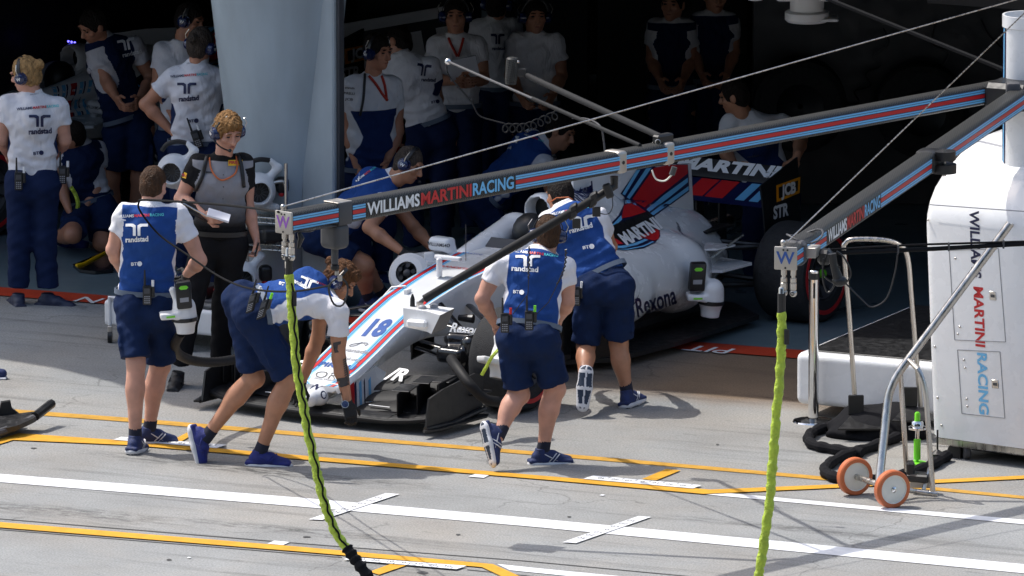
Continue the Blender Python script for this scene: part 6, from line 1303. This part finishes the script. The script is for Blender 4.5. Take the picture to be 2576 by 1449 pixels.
# 7 engineer standing in the doorway
d = G(930, 712).y
def dec7(mb, bv):
    for t_, x, y, w in (('PIRELLI', 866, 234, 26), ('JCB', 868, 249, 20), ('avanade', 868, 220, 24)): stamp_text(mb, bv, t_, (x, y), (x+w, y+2), 6, M['dgrey'], .02)
    for px in ([(928, 190), (945, 210), (962, 236), (975, 252)], [(960, 190), (968, 215), (973, 252)]):
        q = [cast(bv, p.x, p.y)[0] for p in spline([V((x, y, 0)) for x, y in px], 4)]; q = [p+V((0, -.008, 0)) for p in q if p is not None]
        if len(q) > 2: mb.tube(q, .01, M['redlan'], 6)
    q = [cast(bv, p.x, p.y)[0] for p in spline([V((x, y, 0)) for x, y in ((919, 165), (917, 210), (914, 250), (906, 290))], 4)]; q = [p+V((0, -.01, 0)) for p in q if p is not None]
    if len(q) > 2: mb.tube(q, .009, M['black'], 6)
o7, j7, f7 = person('tall engineer in navy polo with white shoulders standing beside the pier, red lanyard', d, dict(hd=(950, 128, -.04), nk=(935, 190, 0), sl=(884, 214, -.05), sr=(990, 214, .08), el=(877, 330, 0), er=(1000, 330, .1), wl=(898, 418, -.08), wr=(975, 400, -.05), hl=(900, 425), hr=(968, 425, .04), kl=(905, 575, 0), kr=(965, 575, .05), al=(908, 692, 0), ar=(960, 690, .1)),
    (.75, -.62, -.35), top='vestdark', legs='trousers', hair='hair_dark', skin='skin', decals=dec7, tilt=(.1, -.1, 1))
# 8 bending mechanic behind the boom
d = G(1260, 690).y
def dec8(mb, bv):
    forklogo(mb, bv, (1292, 348), 34, 24, M['bwhite'], .1, -.4); stamp_text(mb, bv, 'randstad', (1250, 366), (1286, 372), 8, M['bwhite'], .03); stamp_text(mb, bv, 'BT', (1210, 402), (1224, 400), 8, M['bwhite']); wmr(mb, bv, (1318, 338), (1368, 356), 4)
    for t_, x, y in (('PIRELLI', 1386, 394), ('HACKETT', 1386, 384), ('JCB', 1390, 408)): stamp_text(mb, bv, t_, (x, y), (x+22, y+2), 5, M['dgrey'], .01)
o8, j8, f8 = person('dark haired mechanic in blue vest bending over behind the long boom', d, dict(hd=(1412, 330, -.03), nk=(1374, 356, 0), sl=(1338, 348, .2), sr=(1370, 410, -.15), el=(1420, 470, .2), er=(1392, 500, -.2), wl=(1450, 540, 0), wr=(1410, 580, -.35), hl=(1215, 470, .16), hr=(1240, 500, -.14), kl=(1260, 600, .1), kr=(1270, 610, -.1), al=(1240, 690, .1), ar=(1260, 695, -.05)),
    (.85, -.4, -.4), hair='hair_dark', skin='skin_tan', headset=False, decals=dec8, tilt=(.4, 0, .9), toes={'l': V((1, -.2, 0)), 'r': V((1, -.3, 0))})
# 9 man at the rear wing
d = G(1930, 800).y+1.4
def dec9(mb, bv):
    for t_, x, y, m in (('MARTINI', 1926, 372, 'black'), ('HACKETT', 1980, 352, 'dgrey'), ('randstad', 1880, 395, 'dgrey')): stamp_text(mb, bv, t_, (x, y), (x+28, y-4), 5, M[m], .02)
o9, j9, f9 = person('mechanic in white shouldered polo steadying the rear wing, head turned away', d, dict(hd=(1846, 240, -.05), nk=(1878, 290, 0), sl=(1836, 310, -.05), sr=(1972, 312, .1), el=(1818, 372, -.1), er=(2016, 352, .02), wl=(1850, 420, -.3), wr=(2004, 396, -.30), fr=(1992, 424, -.34), fl=(1870, 430, -.35), hl=(1890, 470), hr=(1975, 470, .05), kl=(1895, 610, 0), kr=(1970, 610, .05), al=(1900, 720, 0), ar=(1965, 725, .1)),
    (-.8, .25, -.2), top='vestdark', legs='trousers', hair='hair_dark', skin='skin_tan', headset=False, decals=dec9, tilt=(-.25, 0, 1), handn={'r': V((0, .5, -.3))})
# 10 woman in white shirt, far left
d = G(95, 766).y
o10, j10, f10 = person('woman in white team shirt and navy trousers with blond hair tied up, back to us', d, dict(hd=(64, 186, .0), nk=(82, 236, 0), sl=(18, 262), sr=(150, 268), el=(4, 352, .0), er=(163, 352, .02), wl=(18, 385, .22), wr=(140, 390, .24), hl=(48, 432), hr=(116, 432), kl=(50, 600, 0), kr=(112, 600, 0), al=(46, 742, 0), ar=(122, 742, 0)),
    (-.85, .4, -.05), top='shirt', legs='trousers', hair='hair_blond', hairlen=.35, bun=True, skin='skin_pale', shoe='flat', toes={'l': V((-.3, 1, -.03)), 'r': V((.95, -.25, -.03))}, belt=False, fatk=.9,
    decals=back_set(None, ((42, 275), (148, 266), 6.5), ((100, 304), 54, 30), ((72, 332), (130, 329), 14), ((84, 387), (98, 385), 8), 'dnavy', hk=((76, 238), (98, 235), 4)))
radio(at(47, 455, d-.15), X0, UZ, 'black two way radio at the back of the woman in white'); radio(at(157, 440, d-.02), X0, UZ, 'black two way radio at the right hip of the woman in white')
# 11 man in white shirt, hand on hip
d = G(490, 715).y
o11, j11, f11 = person('man in white team shirt with hand on hip and grey tied hair, back to us', d, dict(hd=(505, 112, .0), nk=(496, 158, 0), sl=(436, 192), sr=(556, 196, .02), el=(366, 262, .06), er=(582, 282, .1), wl=(428, 326, .02), wr=(545, 335, .1), fl=(445, 345, 0), hl=(458, 358), hr=(532, 362), kl=(460, 540, 0), kr=(530, 540, 0), al=(462, 692, 0), ar=(528, 692, 0)),
    (.5, .85, -.05), top='shirt', legs='trousers', hair='hair_grey', hairlen=.3, bun=True, skin='skin', mic=0,
    decals=back_set(None, ((428, 193), (522, 186), 6), ((470, 222), 48, 28), ((450, 250), (500, 246), 13), ((474, 305), (488, 304), 7), 'dnavy', hk=((470, 160), (490, 157), 4)))
radio(at(495, 350, d-.15), (.9, 0, .3), (-.35, 0, 1), 'black two way radio on the belt of the man with hand on hip'); radio(at(444, 335, d+.02), X0, (.1, 0, 1), 'black two way radio at the wrist of the man with hand on hip')
# background crew in the shade
def bg(label, vyf, J, face, **k):
    k.setdefault('vox', .014); k.setdefault('fatk', .84); return person(label, G(J['hl'][0], vyf).y, J, face, **k)
bg('engineer in white shirt facing right behind the man with hand on hip', 630, dict(hd=(478, 50), nk=(455, 108), sl=(408, 128), sr=(500, 128, .15), el=(396, 215), er=(510, 220, .1), wl=(432, 285, -.1), wr=(500, 290, 0), hl=(428, 320), hr=(486, 320), kl=(430, 480), kr=(485, 480), al=(432, 620), ar=(484, 620)), (.9, -.4, -.1), top='shirt', legs='trousers', hair='hair_dark', skin='skin')
bg('mechanic in team vest coloured darker for shade leaning over the second car', 600, dict(hd=(232, 62, -.1), nk=(256, 92), sl=(238, 120, -.05), sr=(338, 112, .1), el=(268, 205, -.1), er=(380, 200, .1), wl=(292, 245, -.25), wr=(350, 250, -.2), hl=(282, 300), hr=(352, 296), kl=(280, 450, 0), kr=(350, 450, 0), al=(290, 620), ar=(352, 620)), (-.7, -.5, -.4), hair='hair_dark', top='vest_shaded', headset=False, decals=back_set(None, None, ((318, 112), 44, 28, -.2), ((308, 140), (356, 128), 11), None))
bg('mechanic kneeling in the dark behind the woman in white shirt', 625, dict(hd=(176, 340, -.1), nk=(190, 362), sl=(155, 385), sr=(246, 376, .1), el=(150, 460, -.1), er=(250, 460, 0), wl=(170, 520, -.2), wr=(215, 520, -.1), hl=(190, 505), hr=(262, 505), kl=(180, 590, -.5), kr=(255, 610, -.2), al=(150, 600, 0), ar=(300, 612, .3)), (-.8, .2, -.4), hair='hair_dark', top='vest_shaded', headset=False, toes={'l': V((.9, -.3, -.2)), 'r': V((.9, .2, -.3))}, shoe='shoeblue', decals=lambda mb, bv: stamp_text(mb, bv, 'rand', (197, 342), (222, 338), 9, M['bwhite']))
a = at(188, 500, G(220, 625).y-.18); MB().tube(spline([at(178, 470, a.y), at(190, 490, a.y), at(196, 515, a.y), at(188, 545, a.y)], 5), .016, M['lime'], 6).build('cable_loop', loc=a, label='lime cable loop hanging by the kneeling mechanic', cat='cable')
bg('man in white shirt bending left behind the tall engineer, back to us', 650, dict(hd=(1000, 112, .1), nk=(1010, 140, 0), sl=(985, 160, .1), sr=(1085, 165, -.05), el=(960, 250, .2), er=(1100, 250, .1), wl=(980, 320, .2), wr=(1080, 330, .2), hl=(1040, 318), hr=(1115, 300), kl=(1040, 480), kr=(1110, 480), al=(1040, 640), ar=(1110, 640)), (-.8, .5, -.3), top='shirt', legs='trousers', hair='hair_dark', headset=False, decals=back_set(None, None, ((1066, 176), 36, 30, .15), ((1060, 200), (1096, 202), 9), ((1085, 258), (1096, 256), 6), 'dnavy'))
def lan(mb, bv):
    for px in ([(1128, 95), (1138, 118), (1150, 142)], [(1166, 95), (1160, 118), (1152, 142)]):
        q = [cast(bv, p.x, p.y)[0] for p in spline([V((x, y, 0)) for x, y in px], 4)]; q = [p+V((0, -.008, 0)) for p in q if p is not None]
        if len(q) > 2: mb.tube(q, .009, M['redlan'], 6)
dd = G(1150, 600).y
bg('engineer in white shirt facing us with red lanyard, reading papers in the shade', 600, dict(hd=(1146, 38), nk=(1146, 92), sl=(1096, 112), sr=(1202, 112), el=(1082, 198, -.05), er=(1216, 198, -.05), wl=(1150, 205, -.28), wr=(1185, 205, -.26), hl=(1116, 268), hr=(1184, 268), kl=(1118, 430), kr=(1182, 430), al=(1118, 592), ar=(1182, 592)), (0, -.95, -.2), top='shirt', legs='trousers', hair='hair_dark', decals=lan)
pb = at(1165, 172, dd-.32); MB().box(pb, (.21, .012, .16), M['paper'], (V((.96, 0, .2)).normalized(), V((0, .9, .3)).normalized(), V((-.2, -.3, .95)).normalized()), bev=.002).build('paper_sheet', loc=pb, label='white sheets held by the engineer with red lanyard', cat='papers')
bg('engineer in white shirt standing right of the paper reader, arms down', 585, dict(hd=(1346, 40), nk=(1344, 88), sl=(1296, 106), sr=(1398, 106), el=(1284, 190), er=(1412, 190), wl=(1310, 240, -.2), wr=(1390, 240, -.2), hl=(1312, 262), hr=(1380, 262), kl=(1314, 420), kr=(1378, 420), al=(1314, 575), ar=(1378, 575)), (.2, -.95, -.1), top='shirt', legs='trousers', hair='hair_dark')
bg('man in white shirt seen from behind between the two standing engineers', 555, dict(hd=(1250, 8), nk=(1248, 50), sl=(1204, 70), sr=(1292, 70), el=(1192, 150), er=(1302, 150), wl=(1215, 210, .1), wr=(1290, 210, .1), hl=(1218, 225), hr=(1280, 225), kl=(1220, 390), kr=(1280, 390), al=(1220, 545), ar=(1280, 545)), (.1, .95, 0), top='shirt', legs='trousers', hair='hair_dark', decals=back_set(None, None, ((1252, 98), 34, 26), ((1238, 122), (1270, 122), 8), None, 'dnavy'))
bg('crew member in team vest coloured darker for shade at the dark middle screen, left of a pair', 515, dict(hd=(1692, 10), nk=(1690, 52), sl=(1648, 70), sr=(1730, 70), el=(1640, 150), er=(1738, 150), wl=(1660, 200, -.2), wr=(1720, 200, -.2), hl=(1660, 220), hr=(1720, 220), kl=(1662, 370), kr=(1718, 370), al=(1664, 505), ar=(1716, 505)), (-.3, -.9, 0), top='vest_shaded', legs='trousers', hair='hair_dark', headset=False)
bg('crew member in team vest coloured darker for shade at the dark middle screen, right of a pair', 510, dict(hd=(1800, -10), nk=(1796, 34), sl=(1752, 54), sr=(1838, 54), el=(1744, 130), er=(1846, 130), wl=(1765, 185, -.2), wr=(1830, 185, -.2), hl=(1764, 205), hr=(1828, 205), kl=(1766, 360), kr=(1826, 360), al=(1768, 500), ar=(1824, 500)), (.2, -.9, 0), top='vest_shaded', legs='trousers', hair='hair_dark', headset=False)
# shoe of someone outside the picture
a = G(-6, 953); s = SDF(.007, .02); s.cone(a+V((-.2, 0, .05)), a+V((.03, 0, .035)), .045, .032); sdf_mb(s, M['shoe']).box(a+V((-.09, 0, .008)), (.3, .09, .016), M['sole'], bev=.006).build('shoe', loc=a, label='dark shoe tip entering at the left edge of the picture', cat='shoe')
# second car goes into the left garage
tgt = at(182, 148, 0); 
def place2():
    ax = car2; ang_ = math.radians(-14); q = Matrix.Rotation(ang_, 3, 'Z'); off = q @ (T(-1.62, 0, 0)-CO); zt = .99
    g_ = G(182, 148, zt); car2.location = V((g_.x-off.x, g_.y-off.y, 0)); car2.rotation_euler = (0, 0, ang_)
place2()
c2 = MB()
for i in range(3): c2.ball(at(172+i*8, 104+i*1.5, G(182, 148, .99).y+.05), .008, mat('blue_led', (.02, .02, .3), .4, emit=((.12, .1, 1), 3)), n=8)
c2.build('marker_light', label='three small blue lights above the airbox of the second car', cat='light')
